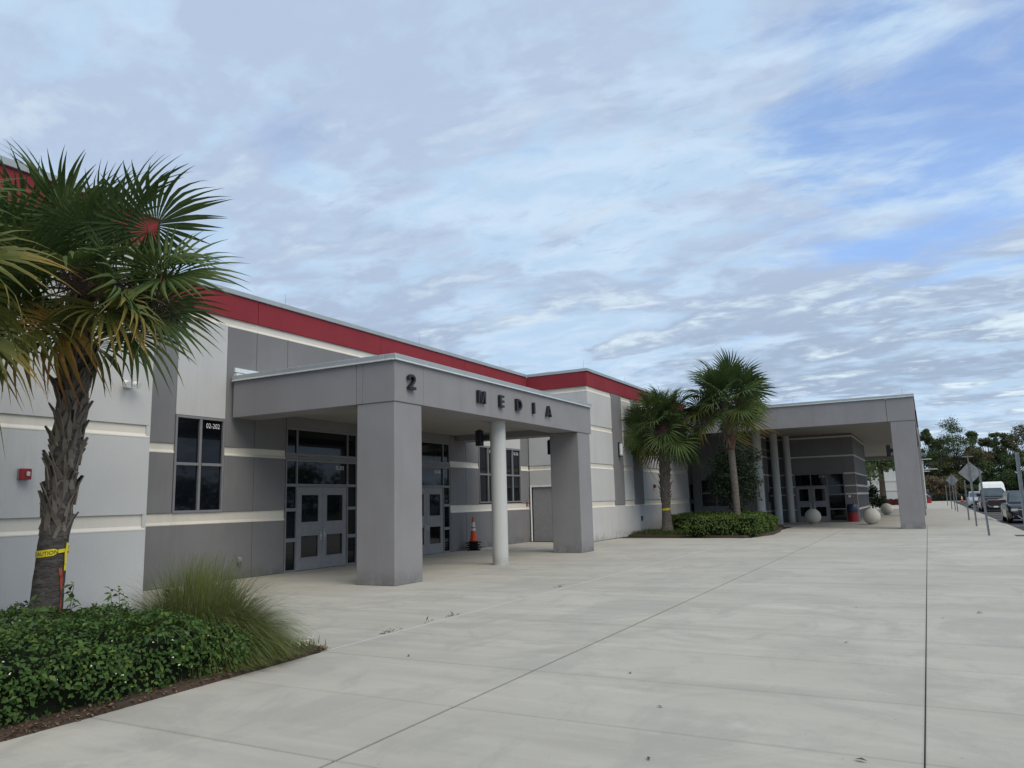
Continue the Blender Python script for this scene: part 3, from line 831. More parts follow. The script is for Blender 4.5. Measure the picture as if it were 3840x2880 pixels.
MB().box(.051, .06, -.06, .06, .3, .5).build('screen', GLASS, d)

# ------------------------------------------------------------------ cones, bins, bollards, bench
def cone(loc, label, group, s=1., dark=False):
    e = empty('traffic_cone', loc, label, 'traffic cone', group)
    m = MB(); m.box(-.19 * s, .19 * s, -.19 * s, .19 * s, 0, .045 * s)
    for a, b in ((-.2, -.2), (.2, -.2), (-.2, .2), (.2, .2)): m.box((a - .03) * s, (a + .03) * s, (b - .03) * s, (b + .03) * s, 0, .04 * s)
    m.lathe([(.17 * s, .046 * s), (.155 * s, .085 * s)], n=20)
    m.build('base', RUBBER, e, bevel=.006)
    H_ = .86 * s; r = lambda z: .135 * s - (.135 - .032) * s * z / H_
    def ring(name, z0, z1, mt, o=0.):
        q = MB(); q.lathe([(r(z0) + o, z0 + .05 * s), (r(z1) + o, z1 + .05 * s)], n=24); q.build(name, mt, e, True)
    ring('cone_body', .03 * s, H_, ORANGE)
    ring('reflective_collar', .40 * s, .50 * s, REFL, .003); ring('reflective_collar', .545 * s, .71 * s, REFL, .003)
    q = MB(); q.lathe([(.036 * s, H_ + .05 * s), (.036 * s, H_ + .06 * s), (.026 * s, H_ + .09 * s), (.01 * s, H_ + .095 * s)], n=16); q.build('tip', ORANGE, e, True)
    return e
names = ['lowest cone of the stack against the grey wall, only its black base showing',
         'second cone up in the stack by the grey wall, only its black base showing',
         'third cone up in the stack by the grey wall, only its black base showing',
         'tall orange cone with two white collars topping the stack by the grey wall']
for k in range(4):
    o = cone((-14.83, 24.3, k * .085), names[k], 'traffic cones stacked by the grey wall')
    o.rotation_euler[2] = .3 + (.12, -.2, .15, -.05)[k]
o = cone((4.89, 148.3, -.155), 'orange traffic cone standing alone at the far end of the parking lot', None, 1.15)
def bollard(x, y, label):
    e = empty('sphere_bollard', (x, y, 0), label, 'bollard', 'round concrete bollards under the covered walk')
    m = MB(); r = .445
    prof = [(.20, 0.)] + [(r * math.sin(t), .435 - r * math.cos(t)) for t in np.linspace(.45, math.pi - .02, 22)]
    m.lathe(prof, n=40); m.build('sphere', BOLL, e, True)
    m = MB(); m.lathe([(.24, .0), (.24, .012)], n=24); m.build('footing', CONC2, e)
bollard(-6.01, 47.75, 'concrete ball bollard in front of the shaded double doors')
bollard(-2.82, 46.31, 'concrete ball bollard just left of the big walk pillar')
bollard(-2.90, 65.86, 'farther smaller concrete ball bollard near the red bench')
e = empty('trash_can', (-4.12, 50.95, 0), 'red trash can with a dark blue bag and lid at the office corner', 'trash can')
m = MB(); m.lathe([(.27, 0), (.30, .62)], n=28); m.build('can', REDP, e, True)
m = MB(); m.lathe([(.312, .56), (.325, .64), (.315, .72), (.30, .73)], n=28); m.build('bag_edge', BLUEBAG, e, True)
m = MB(); m.lathe([(.31, .731), (.30, .98), (.24, 1.06), (.05, 1.09)], n=28); m.build('lid', BLUEBAG, e, True)
e = empty('trash_can', (-.05, 128, 0), 'far red trash barrel with a dark top beside the white building', 'trash can')
m = MB(); m.lathe([(.40, 0), (.42, .7)], n=20); m.build('can', REDP, e, True)
m = MB(); m.lathe([(.44, .701), (.42, 1.0), (.3, 1.15)], n=20); m.build('lid', BLUEBAG, e, True)
e = empty('park_bench', (-3.5, 88.2, 0), 'red metal bench under the tree behind the far ball bollard', 'bench')
for k in range(3): MB().box(-1.0, 1.0, -.2 + k * .14, -.08 + k * .14, .43, .47).build('seat_slat', REDP, e)
for k in range(3): MB().box(-1.0, 1.0, .24 + k * .03, .28 + k * .03, .55 + k * .13, .65 + k * .13).build('back_slat', REDP, e)
for xx in (-.85, .85):
    m = MB(); m.box(xx - .03, xx + .03, -.2, -.14, 0, .43); m.box(xx - .03, xx + .03, .22, .28, 0, .55); m.build('leg', REDP, e)

# ------------------------------------------------------------------ street signs and posts
def post_mesh(h, w=.075):
    m = MB()
    m.box(-w / 2, w / 2, 0, .006, 0, h); m.box(-w / 2, -w / 2 + .012, -.028, -.0005, 0, h); m.box(w / 2 - .012, w / 2, -.028, -.0005, 0, h)
    return m
def sign(x, y, h, label, diamond, lean=0.):
    e = empty('street_sign' if diamond else 'sign_post', (x, y, 0), label, 'road sign' if diamond else 'post',
              'diamond road signs along the kerb' if diamond else 'bare steel posts along the kerb')
    post_mesh(h).build('post', GALV, e)
    if diamond:
        c, r = h - .50, .51
        m = MB(); m.prism([(0, c - r), (r, c), (0, c + r), (-r, c)], lambda a, b, q_: (a, q_, b), .010, .014)
        m.build('sign_panel', SIGNB, e, bevel=.0)
        m = MB()
        for zz in (c - .27, c + .27): m.box(-.02, .02, -.034, .009, zz, zz + .03)
        m.build('bolt', STEEL, e)
    e.rotation_euler = (0, lean, random.uniform(-.08, .08))
    return e
sign(1.89, 42.84, 3.05, 'nearer diamond road sign seen from its bare grey back', True)
sign(1.97, 77.6, 3.13, 'farther diamond road sign seen from its bare grey back', True)
pl_ = [(1.88, 34.2, 2.5, 'bare steel post just right of the nearer diamond sign', -.03), (1.95, 51.9, 2.3, 'bare steel post just beyond the nearer diamond sign', 0),
       (2.02, 73.2, 2.6, 'bare steel post just right of the farther diamond sign', 0), (1.86, 84.0, 2.4, 'bare steel post just left of the farther diamond sign', 0),
       (1.88, 101.7, 2.4, 'farthest bare steel post on the walk by the kerb', 0), (1.80, 20.0, 2.5, 'thick steel post cut by the right edge of the picture', 0)]
for x, y, h, lb, ln in pl_: sign(x, y, h, lb, False, ln)
e = empty('light_pole', (6.5, 150.5, 0), 'thin parking lot light pole with a flat T head among far trees', 'light pole')
m = MB(); m.tube((0, 0, 0), (0, 0, 7.3), .09, .07); m.build('pole', plain('pole_bronze', (.25, .24, .22), .6), e, True)
MB().box(-.85, .85, -.12, .12, 7.32, 7.44).build('lamp_head', plain('pole_bronze2', (.25, .24, .22), .6), e)

# ------------------------------------------------------------------ far white building
FB = empty('far_building', (0, 0, 0), 'far white building with thin projecting bars behind the covered walk', 'building')
MB().box(-22, -.25, 118, 138, -.2, 5.6).build('wall', FARWALL, FB)
for z in (1.9, 3.2): MB().box(-22.02, -.20, 117.94, 117.99, z, z + .15).build('trim_band', CREAM, FB)
MB().box(-22.1, -.15, 117.9, 138.1, 5.6, 5.85).build('coping', METAL, FB)
for z, x1 in ((7.02 * 1.0, .05), (5.35, .75), (4.2, 1.25), (3.98, .45)):
    MB().box(-.55, x1, 99.9, 100.05, z, z + .06).build('projecting_bar', WHITEP, FB)
m = MB(); m.box(-.62, -.5, 99.9, 100.1, 0, 7.2); m.build('bar_post', METAL, FB)

# ------------------------------------------------------------------ vehicles (nose toward -y)
def wheel(e, x, y, r, w=.24):
    q = MB(); s_ = 1 if x > 0 else -1
    q.tube((x - s_ * w, y, r), (x, y, r), r, r, 20)
    t = q.build('tyre', RUBBER, e, True, bevel=.03)
    t.name = 'wheel'
    q = MB(); q.tube((x + s_ * .002, y, r), (x + s_ * .012, y, r), r * .64, r * .6, 16)
    q.build('rim', STEEL, t, True)
def loft(prof_fn, ys, nseg):
    m = MB(); rings = [prof_fn(y) for y in ys]; n_ = len(rings[0])
    for r_ in rings: m.v += r_
    for i in range(len(rings) - 1):
        for j in range(n_):
            k = (j + 1) % n_
            m.f.append((i * n_ + j, i * n_ + k, (i + 1) * n_ + k, (i + 1) * n_ + j))
    m.f.append(tuple(reversed(range(n_)))); m.f.append(tuple(range((len(rings) - 1) * n_, len(rings) * n_)))
    return m
def vehicle(name, loc, label, cat, L, Wd, H, kind, paint, gloss_trim=CHROME, simple=False, rz=0):
    e = empty(name, loc, label, cat, rz=rz)
    hw = Wd / 2
    if kind == 'suv':   top = [(0, .62), (.06, .86), (.45, 1.02), (1.35, 1.10), (L - .5, 1.12), (L - .06, 1.08), (L, .7)]; cab = (1.15, 2.05, L - .75, L - .12)
    elif kind == 'pickup': top = [(0, .60), (.05, 1.02), (.25, 1.18), (1.5, 1.26), (3.5, 1.26), (L - .05, 1.26), (L, .7)]; cab = (1.45, 2.2, 3.6, 3.9)
    elif kind == 'van': top = [(0, .60), (.05, .9), (.4, 1.10), (1.0, 1.25), (1.5, 1.35), (L - .05, 1.4), (L, .7)]; cab = (.95, 1.75, L - .12, L - .03)
    else: top = [(0, .52), (.06, .70), (.6, .84), (1.3, .92), (L - .9, .95), (L - .06, .9), (L, .6)]; cab = (1.2, 2.05, L - 1.6, L - .7)
    tz = lambda y: float(np.interp(y, [p[0] for p in top], [p[1] for p in top]))
    def ring(y):
        z1 = tz(y); k = min(1., .84 + .16 * min(1, y / .45)) * min(1., .88 + .12 * min(1, (L - y) / .4)); w = hw * k
        z0 = .22 if .3 < y < L - .3 else .30
        return [(-w * .93, y, z0), (-w, y, z0 + .12), (-w, y, z1 - .22), (-w * .95, y, z1 - .06), (-w * .86, y, z1), (w * .86, y, z1), (w * .95, y, z1 - .06), (w, y, z1 - .22), (w, y, z0 + .12), (w * .93, y, z0)]
    ys = sorted(set([p[0] for p in top] + list(np.linspace(.2, L - .2, 7))))
    loft(ring, ys, 0).build('body', paint, e, True)
    a, b, c, d_ = cab; zb = tz(a + .4) - .02
    def cr(t):
        y0 = a + (b - a) * t; y1 = d_ + (c - d_) * t; z = zb + (H - zb) * t
        w = hw * (.90 - .16 * t) if kind != 'van' else hw * (.95 - .10 * t ** 2)
        return y0, y1, z, w
    m = MB()
    for t in (0, .5, .86, 1.0):
        y0, y1, z, w = cr(t)
        if t == 1.0: y0 += .12; y1 -= .1; w *= .90
        m.v += [(-w, y0, z), (w, y0, z), (w, y1, z), (-w, y1, z)]
    for i in range(3):
        for j in range(4):
            k = (j + 1) % 4; m.f.append((i * 4 + j, i * 4 + k, (i + 1) * 4 + k, (i + 1) * 4 + j))
    m.f.append((12, 13, 14, 15)); m.f.append((3, 2, 1, 0))
    m.build('cabin', paint, e, bevel=.04, seg=2)
    def quad(name, pts, mt, off):
        q = MB(); nrm = (Vector(pts[1]) - Vector(pts[0])).cross(Vector(pts[2]) - Vector(pts[0])).normalized()
        P0 = [Vector(p) + nrm * off for p in pts]; P1 = [Vector(p) + nrm * (off - .03) for p in pts]
        q.add(P0 + P1, [(0, 1, 2, 3), (7, 6, 5, 4)] + [(i, 4 + i, 4 + (i + 1) % 4, (i + 1) % 4) for i in range(4)]); return q.build(name, mt, e)
    tt = (.10, .84) if kind != 'van' else (.10, .38)
    y0, _, z0, w0 = cr(tt[0]); y1, _, z1, w1 = cr(tt[1])
    quad('windshield', [(-w0 * .92, y0, z0), (w0 * .92, y0, z0), (w1 * .90, y1, z1), (-w1 * .90, y1, z1)], CARGL, .012)
    for s_ in (-1, 1):
        ya, yb_, za, wa = cr(.14); yc, yd, zc2, wc = cr(.82)
        if kind == 'van': yb_, yd = a + 1.7, a + 1.7; zc2 = zb + (H - zb) * .55; yc = cr(.55)[0]
        pts = [(s_ * wa, ya + .12, za), (s_ * wa, yb_ - .12, za), (s_ * wc, yd - .06, zc2), (s_ * wc, yc + .08, zc2)]
        quad('side_window', pts if s_ > 0 else pts[::-1], CARGL, .012)
    wr = .36 if kind in ('suv',) else .40 if kind == 'pickup' else .36 if kind == 'van' else .32
    for yy in (.95, L - 1.05):
        for s_ in (-1, 1): wheel(e, s_ * (hw + .005), yy, wr)
    nz = tz(.06)
    for s_ in (-1, 1):
        q = MB(); q.box(s_ * hw * .52, s_ * hw * .86, -.012, .18, nz - .20, nz - .06); q.build('headlight', LENS if kind != 'pickup' else ORLENS, e, bevel=.012)
        q = MB(); q.box(s_ * hw * .55, s_ * hw * .8, -.03, .1, .34, .40); q.build('fog_lamp', LENS, e, bevel=.008)
        q = MB(); q.box(s_ * (hw * .93), s_ * (hw + .20), a + .35, a + .47, zb + .03, zb + (.20 if kind != 'pickup' else .32)); q.build('mirror', BLACK if kind != 'sedan' else paint, e, bevel=.02)
    gz0, gz1 = (nz - .42, nz - .05) if kind == 'pickup' else (nz - .40, nz - .14)
    gm = MB(); gm.box(-hw * .5, hw * .5, -.02, .1, gz0, gz1); gr = gm.build('grille', plain('grille_dark', (.03, .022, .022), .5), e, bevel=.012)
    for k in range(3 if simple else 4):
        zz = gz0 + (gz1 - gz0) * (k + .5) / 4
        MB().box(-hw * .47, hw * .47, -.032, -.021, zz - .012, zz + .012).build('slat', plain('grille_slat', (.07, .05, .05), .4), gr)
    q = MB(); q.box(-hw * .56, hw * .56, -.045, .05, gz1 + .002, gz1 + .05); q.build('chrome_trim', gloss_trim, e, bevel=.008)
    q = MB(); q.prism([(-hw * .62, gz0 - .02), (-hw * .42, gz0 - .20), (hw * .42, gz0 - .20), (hw * .62, gz0 - .02), (hw * .56, gz0 - .02), (hw * .38, gz0 - .16), (-hw * .38, gz0 - .16), (-hw * .56, gz0 - .02)],
                      lambda u_, v_, q_: (u_, q_, v_), -.05, .02)
    q.build('bumper_trim', gloss_trim, e)
    q = MB(); q.box(-hw * .80, hw * .80, -.03, .14, .27, .46); q.build('bumper', BLACK, e, bevel=.03)
    q = MB(); q.box(-.16, .16, -.06, -.031, .37, .50); q.build('plate', WHITEP, e)
    return e
vehicle('parked_car', (4.75, 49.95, -.155), 'shiny black crossover with chrome grille trim parked nearest along the kerb', 'car', 5.15, 1.98, 1.78, 'suv', ENAMEL)
tk = vehicle('pickup_truck', (4.95, 76.6, -.155), 'black pickup truck with a tall chrome-topped grille in front of the white van', 'pickup', 5.9, 2.05, 2.02, 'pickup', ENAMEL)
me = text_mesh('GMC', .24, plain('emblem_red', (.20, .04, .03), .4), ('Y', 0), 0, 0, 0, 'CENTER', .01, 1.0)
o = link('emblem', me, None, tk); o.location = (0, -.04, .78)
vehicle('delivery_van', (5.5, 84.6, -.155), 'high-roofed white van parked behind the black pickup', 'van', 5.9, 2.05, 2.62, 'van', CARW, BLACK)
vehicle('parked_car', (4.65, 95.4, -.155), 'silver sport utility car at the back of the kerbside line', 'car', 4.6, 1.85, 1.72, 'suv', SILVER)
for x, y, rz, kd, pt, lb, L, H in ((1.6, 160, 1.35, 'sedan', CARW, 'white sedan parked beyond the far clipped hedge', 4.7, 1.48),
                               (4.0, 161, 1.5, 'suv', CARG, 'dark green car behind the far hedge right of the white sedan', 4.8, 1.75),
                               (6.4, 162.5, 1.45, 'suv', SILVER, 'grey car parked behind the far hedge above the orange cone', 4.9, 1.8),
                               (9.6, 163, 1.5, 'suv', CARG, 'dark car behind the far hedge hidden by the white van', 4.8, 1.75)):
    vehicle('parked_car', (x, y, -.05), lb, 'car', L, 1.85, H, kd, pt, simple=True, rz=rz)

# ------------------------------------------------------------------ foliage
def leaf_quads(pos, nrm, size, asp=.5, fold=.25, jitter=.5):
    """folded two-quad leaves at pos facing nrm; returns verts, quads"""
    N = len(pos)
    nrm = nrm + rng.normal(0, jitter, (N, 3)); nrm /= np.linalg.norm(nrm, axis=1)[:, None] + 1e-9
    t = rng.normal(0, 1, (N, 3)); t -= (t * nrm).sum(1)[:, None] * nrm; t /= np.linalg.norm(t, axis=1)[:, None] + 1e-9
    b = np.cross(nrm, t)
    L = (size * rng.uniform(.6, 1.25, N))[:, None]; w = L * asp * .5
    tip = pos + t * L - nrm * L * .12; mid_l = pos + t * L * .5 + b * w + nrm * w * fold; mid_r = pos + t * L * .5 - b * w + nrm * w * fold; base = pos
    mid = pos + t * L * .5
    v = np.stack([base, mid_l, tip, mid_r, mid], 1).reshape(-1, 3)
    k = (np.arange(N) * 5)[:, None]
    f = np.concatenate([k + [[0, 4, 2, 1]], k + [[0, 3, 2, 4]]])
    return v, f

HEDGE_M = leafmat('hedge_leaf', [(0.035, 0.072, 0.019), (0.069, 0.132, 0.029), (0.048, 0.098, 0.029), (0.100, 0.180, 0.036), (0.040, 0.084, 0.023), (0.075, 0.142, 0.038), (0.037, 0.077, 0.027), (0.163, 0.228, 0.042)], .55, .18, .25)
HEDGE_M2 = leafmat('far_hedge_leaf', [(0.053, 0.087, 0.020), (0.083, 0.133, 0.026), (0.060, 0.105, 0.026), (0.120, 0.154, 0.033), (0.068, 0.112, 0.026)], .5, .16, .22)
TREE_M = leafmat('broadleaf', [(0.018, 0.033, 0.015), (0.030, 0.051, 0.020), (0.022, 0.042, 0.020), (0.042, 0.063, 0.024)], .55, .16, .12)
FAR_M = leafmat('far_tree_leaf', [(0.056, 0.086, 0.037), (0.088, 0.120, 0.045), (0.070, 0.104, 0.045), (0.114, 0.133, 0.053)], .6, .16, .2)
FAR_M2 = leafmat('far_tree_leaf_olive', [(0.089, 0.100, 0.040), (0.126, 0.127, 0.054), (0.072, 0.091, 0.040), (0.157, 0.131, 0.061)], .6, .16, .2)
FAR_M3 = leafmat('far_tree_leaf_brown', [(0.137, 0.100, 0.058), (0.179, 0.134, 0.082), (0.115, 0.100, 0.054)], .7, .16, .2)
FLOWER = plain('flower_white', (.78, .76, .58), .6, .2)
TWIG = plain('twig_brown', (.075, .055, .042), .85, .15, 0, .25, 9)

# --- near hedge: a box of leaves with an uneven top and a dark inside
def hedge(name, label, boxes, N, size, mat, seed, topf=None, group=None, cat='hedge'):
    global rng
    rng = np.random.default_rng(seed)
    e = empty(name, (np.mean([b[0] for b in boxes]), np.mean([b[2] for b in boxes]), 0.03), label, cat, group)
    e0 = Vector(e.location)
    vs, fs, k = [], [], 0
    pos_all = []; nrm_all = []
    area = np.array([(b[1] - b[0]) * (b[3] - b[2]) + 2 * b[5] * (b[1] - b[0] + b[3] - b[2]) for b in boxes]); area /= area.sum()
    core = MB()
    for bx, ar in zip(boxes, area):
        x0, x1, y0, y1, z0, h = bx
        n_ = int(N * ar)
        u = rng.uniform(0, 1, (n_, 3)); pp = np.zeros((n_, 3)); nn = np.zeros((n_, 3))
        at = (x1 - x0) * (y1 - y0); ax = (y1 - y0) * h; ay = (x1 - x0) * h; tot = at + 2 * ax + 2 * ay
        c = rng.uniform(0, tot, n_)
        X = x0 + u[:, 0] * (x1 - x0); Y = y0 + u[:, 1] * (y1 - y0); Z = z0 + u[:, 2] ** .85 * (h - z0)
        s0 = c < at; s1 = (c >= at) & (c < at + ax); s2 = (c >= at + ax) & (c < at + 2 * ax); s3 = (c >= at + 2 * ax) & (c < at + 2 * ax + ay); s4 = c >= at + 2 * ax + ay
        dep = rng.exponential(.045, n_)
        pp[:] = np.stack([X, Y, Z], 1)
        pp[s0, 2] = h - dep[s0]; nn[s0] = (0, 0, 1)
        pp[s1, 0] = x0 + dep[s1]; nn[s1] = (-1, 0, .35); pp[s2, 0] = x1 - dep[s2]; nn[s2] = (1, 0, .35)
        pp[s3, 1] = y0 + dep[s3]; nn[s3] = (0, -1, .35); pp[s4, 1] = y1 - dep[s4]; nn[s4] = (0, 1, .35)
        # rounded shoulders and lumps
        ex = np.minimum(pp[:, 0] - x0, x1 - pp[:, 0]); ey = np.minimum(pp[:, 1] - y0, y1 - pp[:, 1])
        rnd = .16 * np.exp(-np.minimum(ex, ey) / .13)
        lump = .6 * (.055 * np.sin(pp[:, 0] * 5.1 + 1.3 * np.sin(pp[:, 1] * 3.3)) + .05 * np.sin(pp[:, 1] * 6.7 + pp[:, 0] * 2.9) + .03 * np.sin(pp[:, 1] * 15 + pp[:, 0] * 11))
        top = pp[:, 2] > h * .6
        pp[top, 2] += (lump - rnd)[top]
        side = .06 * np.sin(pp[:, 1] * 4.3 + pp[:, 2] * 6) + .05 * np.sin(pp[:, 1] * 9.1 - pp[:, 2] * 4) 
        pp[:, 0] += np.where(s2 | s0, side, -side) * .8
        pp[:, 1] += .05 * np.sin(pp[:, 0] * 7 + pp[:, 2] * 5)
        if topf is not None: pp[:, 2] *= topf(pp[:, 0], pp[:, 1])
        pos_all.append(pp); nrm_all.append(nn)
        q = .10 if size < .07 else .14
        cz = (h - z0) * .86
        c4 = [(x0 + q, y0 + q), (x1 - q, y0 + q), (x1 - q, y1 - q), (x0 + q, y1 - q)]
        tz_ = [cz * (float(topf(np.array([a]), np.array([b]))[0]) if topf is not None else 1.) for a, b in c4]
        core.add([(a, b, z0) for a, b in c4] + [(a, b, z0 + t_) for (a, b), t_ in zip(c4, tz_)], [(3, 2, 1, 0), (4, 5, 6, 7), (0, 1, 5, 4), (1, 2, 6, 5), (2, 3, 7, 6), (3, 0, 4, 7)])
    pp = np.concatenate(pos_all) - np.array(e0); nn = np.concatenate(nrm_all)
    v, f = leaf_quads(pp, nn, size, .60, .3, .5)
    o = tag(link('foliage', fast_mesh('foliage', v, f, mat), None, e), kind='stuff')
    for i in range(len(core.v)): core.v[i] = tuple(Vector(core.v[i]) - e0)
    core.build('shade_core', plain('hedge_inside', (.012, .016, .009), .95, .05), e)  # solid near-black block, coloured to stand for the shade among the leaves
    return e, pp, nn
def top1(x, y): return 1 - .42 * np.clip((y - 5.4) / .9, 0, 1) * 1.0
h1, hp, hn = hedge('hedge', 'dense green leafy hedge with tiny white flowers beside the near pavement', [(-9.4, -6.52, -3.2, 6.15, .03, .68)], 52000, .050, HEDGE_M, 11, top1)
# the nearest leaves as pieces of their own, sharing three meshes
lv = []
for k in range(3):
    v, f = leaf_quads(np.zeros((1, 3)), np.array([[0, 0, 1.]]), .075, .58, .3, .05)
    lv.append(fast_mesh('leaf', v, f, HEDGE_M))
vis = np.where((hp[:, 0] + h1.location.x > -6.85) & (hp[:, 1] + h1.location.y > 2.9) & (hp[:, 1] + h1.location.y < 5.6) & (hp[:, 2] > .15))[0]
for i in vis[:240]:
    o = link('leaf', lv[i % 3], None, h1)
    o.location = hp[i] + np.array([.03, 0, .0]); o.rotation_euler = (random.uniform(-.5, .5), random.uniform(.4, 1.4), random.uniform(-1.2, 1.2))
# upright shoots above the hedge top
sv = []
for k in range(2):
    m = MB(); m.tube((0, 0, 0), (.01, .01, .2), .004, .003, 5)
    st = m.mesh('shoot_stem')
    pts = np.array([(.0, 0, z) for z in (.10, .10, .15, .15, .2, .2, .2)]); nr = np.array([(math.cos(a), math.sin(a), 1.2) for a in range(7)])
    v, f = leaf_quads(pts, nr, .085, .45, .3, .2)
    sv.append(fast_mesh('shoot', v, f, HEDGE_M))
for (x, y, s_) in ((-8.1, 5.05, 1.5), (-7.9, 4.55, 1.3), (-7.6, 4.75, 1.1), (-8.2, 5.6, 1.), (-7.5, 5.3, .9), (-7.8, 4.1, .9), (-8.5, 5.9, .8), (-7.2, 5.1, .7), (-8.2, 4.2, .8), (-7.7, 5.9, .8)):
    o = link('shoot', sv[random.randrange(2)], None, h1); o.location = Vector((x, y, .66)) - h1.location; o.scale = (s_,) * 3; o.rotation_euler = (random.uniform(-.2, .2), random.uniform(-.2, .2), random.uniform(0, 6))
    m = MB().tube((0, 0, -.1), (.005, 0, .2), .004, .002, 5).build('stem', TWIG, o)
# flowers scattered over the hedge front
idx = vis[rng.permutation(len(vis))[:30]]
fp = hp[idx] + np.array([.05, 0, .01]); fp[:, 2] *= .85
v, f = leaf_quads(np.repeat(fp, 4, 0), np.tile(np.array([[1., -.3, .6]]), (len(fp) * 4, 1)), .011, .9, .1, .5)
tag(link('flowers', fast_mesh('flowers', v, f, FLOWER), None, h1), kind='stuff')
# strappy weed leaning out of the hedge
wm = MB()
for k in range(9):
    a = random.uniform(-1.3, 1.3); l = random.uniform(.25, .5); p = Vector((0, 0, 0)); dr_ = Vector((.55, math.sin(a), .55)); pts = []
    for s_ in range(6):
        pts.append(p.copy()); p += dr_.normalized() * l / 5; dr_.z -= .32
    for s_ in range(5):
        w0 = .008 * (1 - s_ / 6); w1 = .008 * (1 - (s_ + 1) / 6)
        wm.add([pts[s_] + Vector((0, -w0, 0)), pts[s_] + Vector((0, w0, 0)), pts[s_ + 1] + Vector((0, w1, 0)), pts[s_ + 1] + Vector((0, -w1, 0))], [(0, 1, 2, 3)])
ow = wm.build('strappy_weed', leafmat('weed_blade', [(.07, .13, .07), (.10, .16, .09)], .5, .3, .2)); ow.location = (-6.68, 5.05, .50)
tag(ow, 'pale strappy weed sticking out of the near hedge front', 'weed')

# --- far hedge in its bed
h2, _, _ = hedge('hedge', 'low clipped yellowish hedge in the far bed below the two palms', [(-9.3, -6.35, 32.75, 37.9, .08, .86), (-11.6, -7.2, 37.0, 41.5, .08, .90), (-11.2, -9.2, 35.9, 37.3, .08, .82)], 17000, .10, HEDGE_M2, 5)
# bed grass in front of the far taped palm
def tuft_field(name, pts, hmax, mat, blade=.012, droop=.5, per=1):
    n_ = len(pts); a = rng.uniform(0, 2 * np.pi, n_); lean = rng.uniform(.1, .9, n_)
    h = hmax * rng.uniform(.45, 1.0, n_)
    d = np.stack([np.cos(a), np.sin(a), np.zeros(n_)], 1); s_ = np.stack([-np.sin(a), np.cos(a), np.zeros(n_)], 1) * blade
    V = []
    for t in (0, .5, 1.0):
        c = pts + d * (lean * h * t ** 1.6 * droop)[:, None] + np.stack([np.zeros(n_), np.zeros(n_), h * t * (1 - .25 * t * lean)], 1)
        w = (1 - t) if t < 1 else .08
        V += [c - s_ * w, c + s_ * w]
    V = np.stack(V, 1).reshape(-1, 3); k = (np.arange(n_) * 6)[:, None]
    return fast_mesh(name, V, np.concatenate([k + [[0, 1, 3, 2]], k + [[2, 3, 5, 4]]]), mat)
rng = np.random.default_rng(3)
pts = np.stack([rng.uniform(-12.2, -8.9, 5200), rng.uniform(33.2, 36.6, 5200), np.full(5200, .06)], 1)
pts = pts[pts[:, 1] > 33.9 - (pts[:, 0] + 12.36) * .27 + .12]
tag(link('bed_grass', tuft_field('bed_grass', pts, .26, leafmat('bed_grass_blade', [(.05, .085, .018), (.075, .10, .022), (.04, .07, .018), (.09, .09, .03)], .6, .2, .25), .016)), kind='stuff')

# --- fountain grass clump
rng = np.random.default_rng(21)
def clump(nb, r0, L0, L1, spread, mat, name, parent, w=.0035, seg=7, tip=0.0):
    a = rng.uniform(0, 2 * np.pi, nb); el = np.clip(rng.normal(.62, .36, nb), .0, 1.45) * spread; L = rng.uniform(L0, L1, nb)
    rr = r0 * np.sqrt(rng.uniform(0, 1, nb)); P_ = np.stack([rr * np.cos(a), rr * np.sin(a), np.zeros(nb)], 1)
    d = np.stack([np.sin(el) * np.cos(a), np.sin(el) * np.sin(a), np.cos(el)], 1)
    wind = np.array([.12, .06, 0])
    side = np.stack([-np.sin(a + rng.normal(0, .6, nb)), np.cos(a), np.zeros(nb)], 1)
    side /= np.linalg.norm(side, axis=1)[:, None]
    V = []; p = P_.copy()
    curl = rng.uniform(.10, .26, nb)
    for s_ in range(seg + 1):
        t = s_ / seg
        ww = w * (1 - t * .88)
        V += [p - side * ww, p + side * ww]
        p = p + d * (L / seg)[:, None]
        d = d + np.stack([wind[0] * t * .3 + d[:, 0] * curl * .4, wind[1] * t * .3 + d[:, 1] * curl * .4, -curl * (1.0 + t * 1.4)], 1)
        d /= np.linalg.norm(d, axis=1)[:, None]
        p[:, 2] = np.maximum(p[:, 2], .015 + rng.uniform(0, .03, nb))
    V = np.stack(V, 1).reshape(-1, 3); k = (np.arange(nb) * (2 * seg + 2))[:, None]
    F = np.concatenate([k + [[2 * s_, 2 * s_ + 1, 2 * s_ + 3, 2 * s_ + 2]] for s_ in range(seg)])
    return tag(link(name, fast_mesh(name, V, F, mat), None, parent), kind='stuff')
gr = empty('ornamental_grass', (-7.55, 6.28, .04), 'large arching fountain grass clump at the end of the near hedge', 'ornamental grass')
clump(10500, .38, .78, 1.22, 1.2, leafmat('grass_blade_green', [(.105, .155, .034), (.14, .19, .045), (.175, .20, .065), (.11, .155, .040)], .55, .25, .3), 'green_blades', gr, .0056)
clump(5200, .40, .75, 1.08, 1.6, leafmat('grass_blade_dry', [(.23, .20, .09), (.17, .18, .065), (.27, .23, .13), (.18, .16, .07)], .6, .2, .3), 'dry_blades', gr, .0052)
clump(420, .26, 1.0, 1.3, .8, leafmat('grass_plume', [(.26, .24, .18), (.33, .30, .23)], .7, .1, .4), 'plumes', gr, .0026)
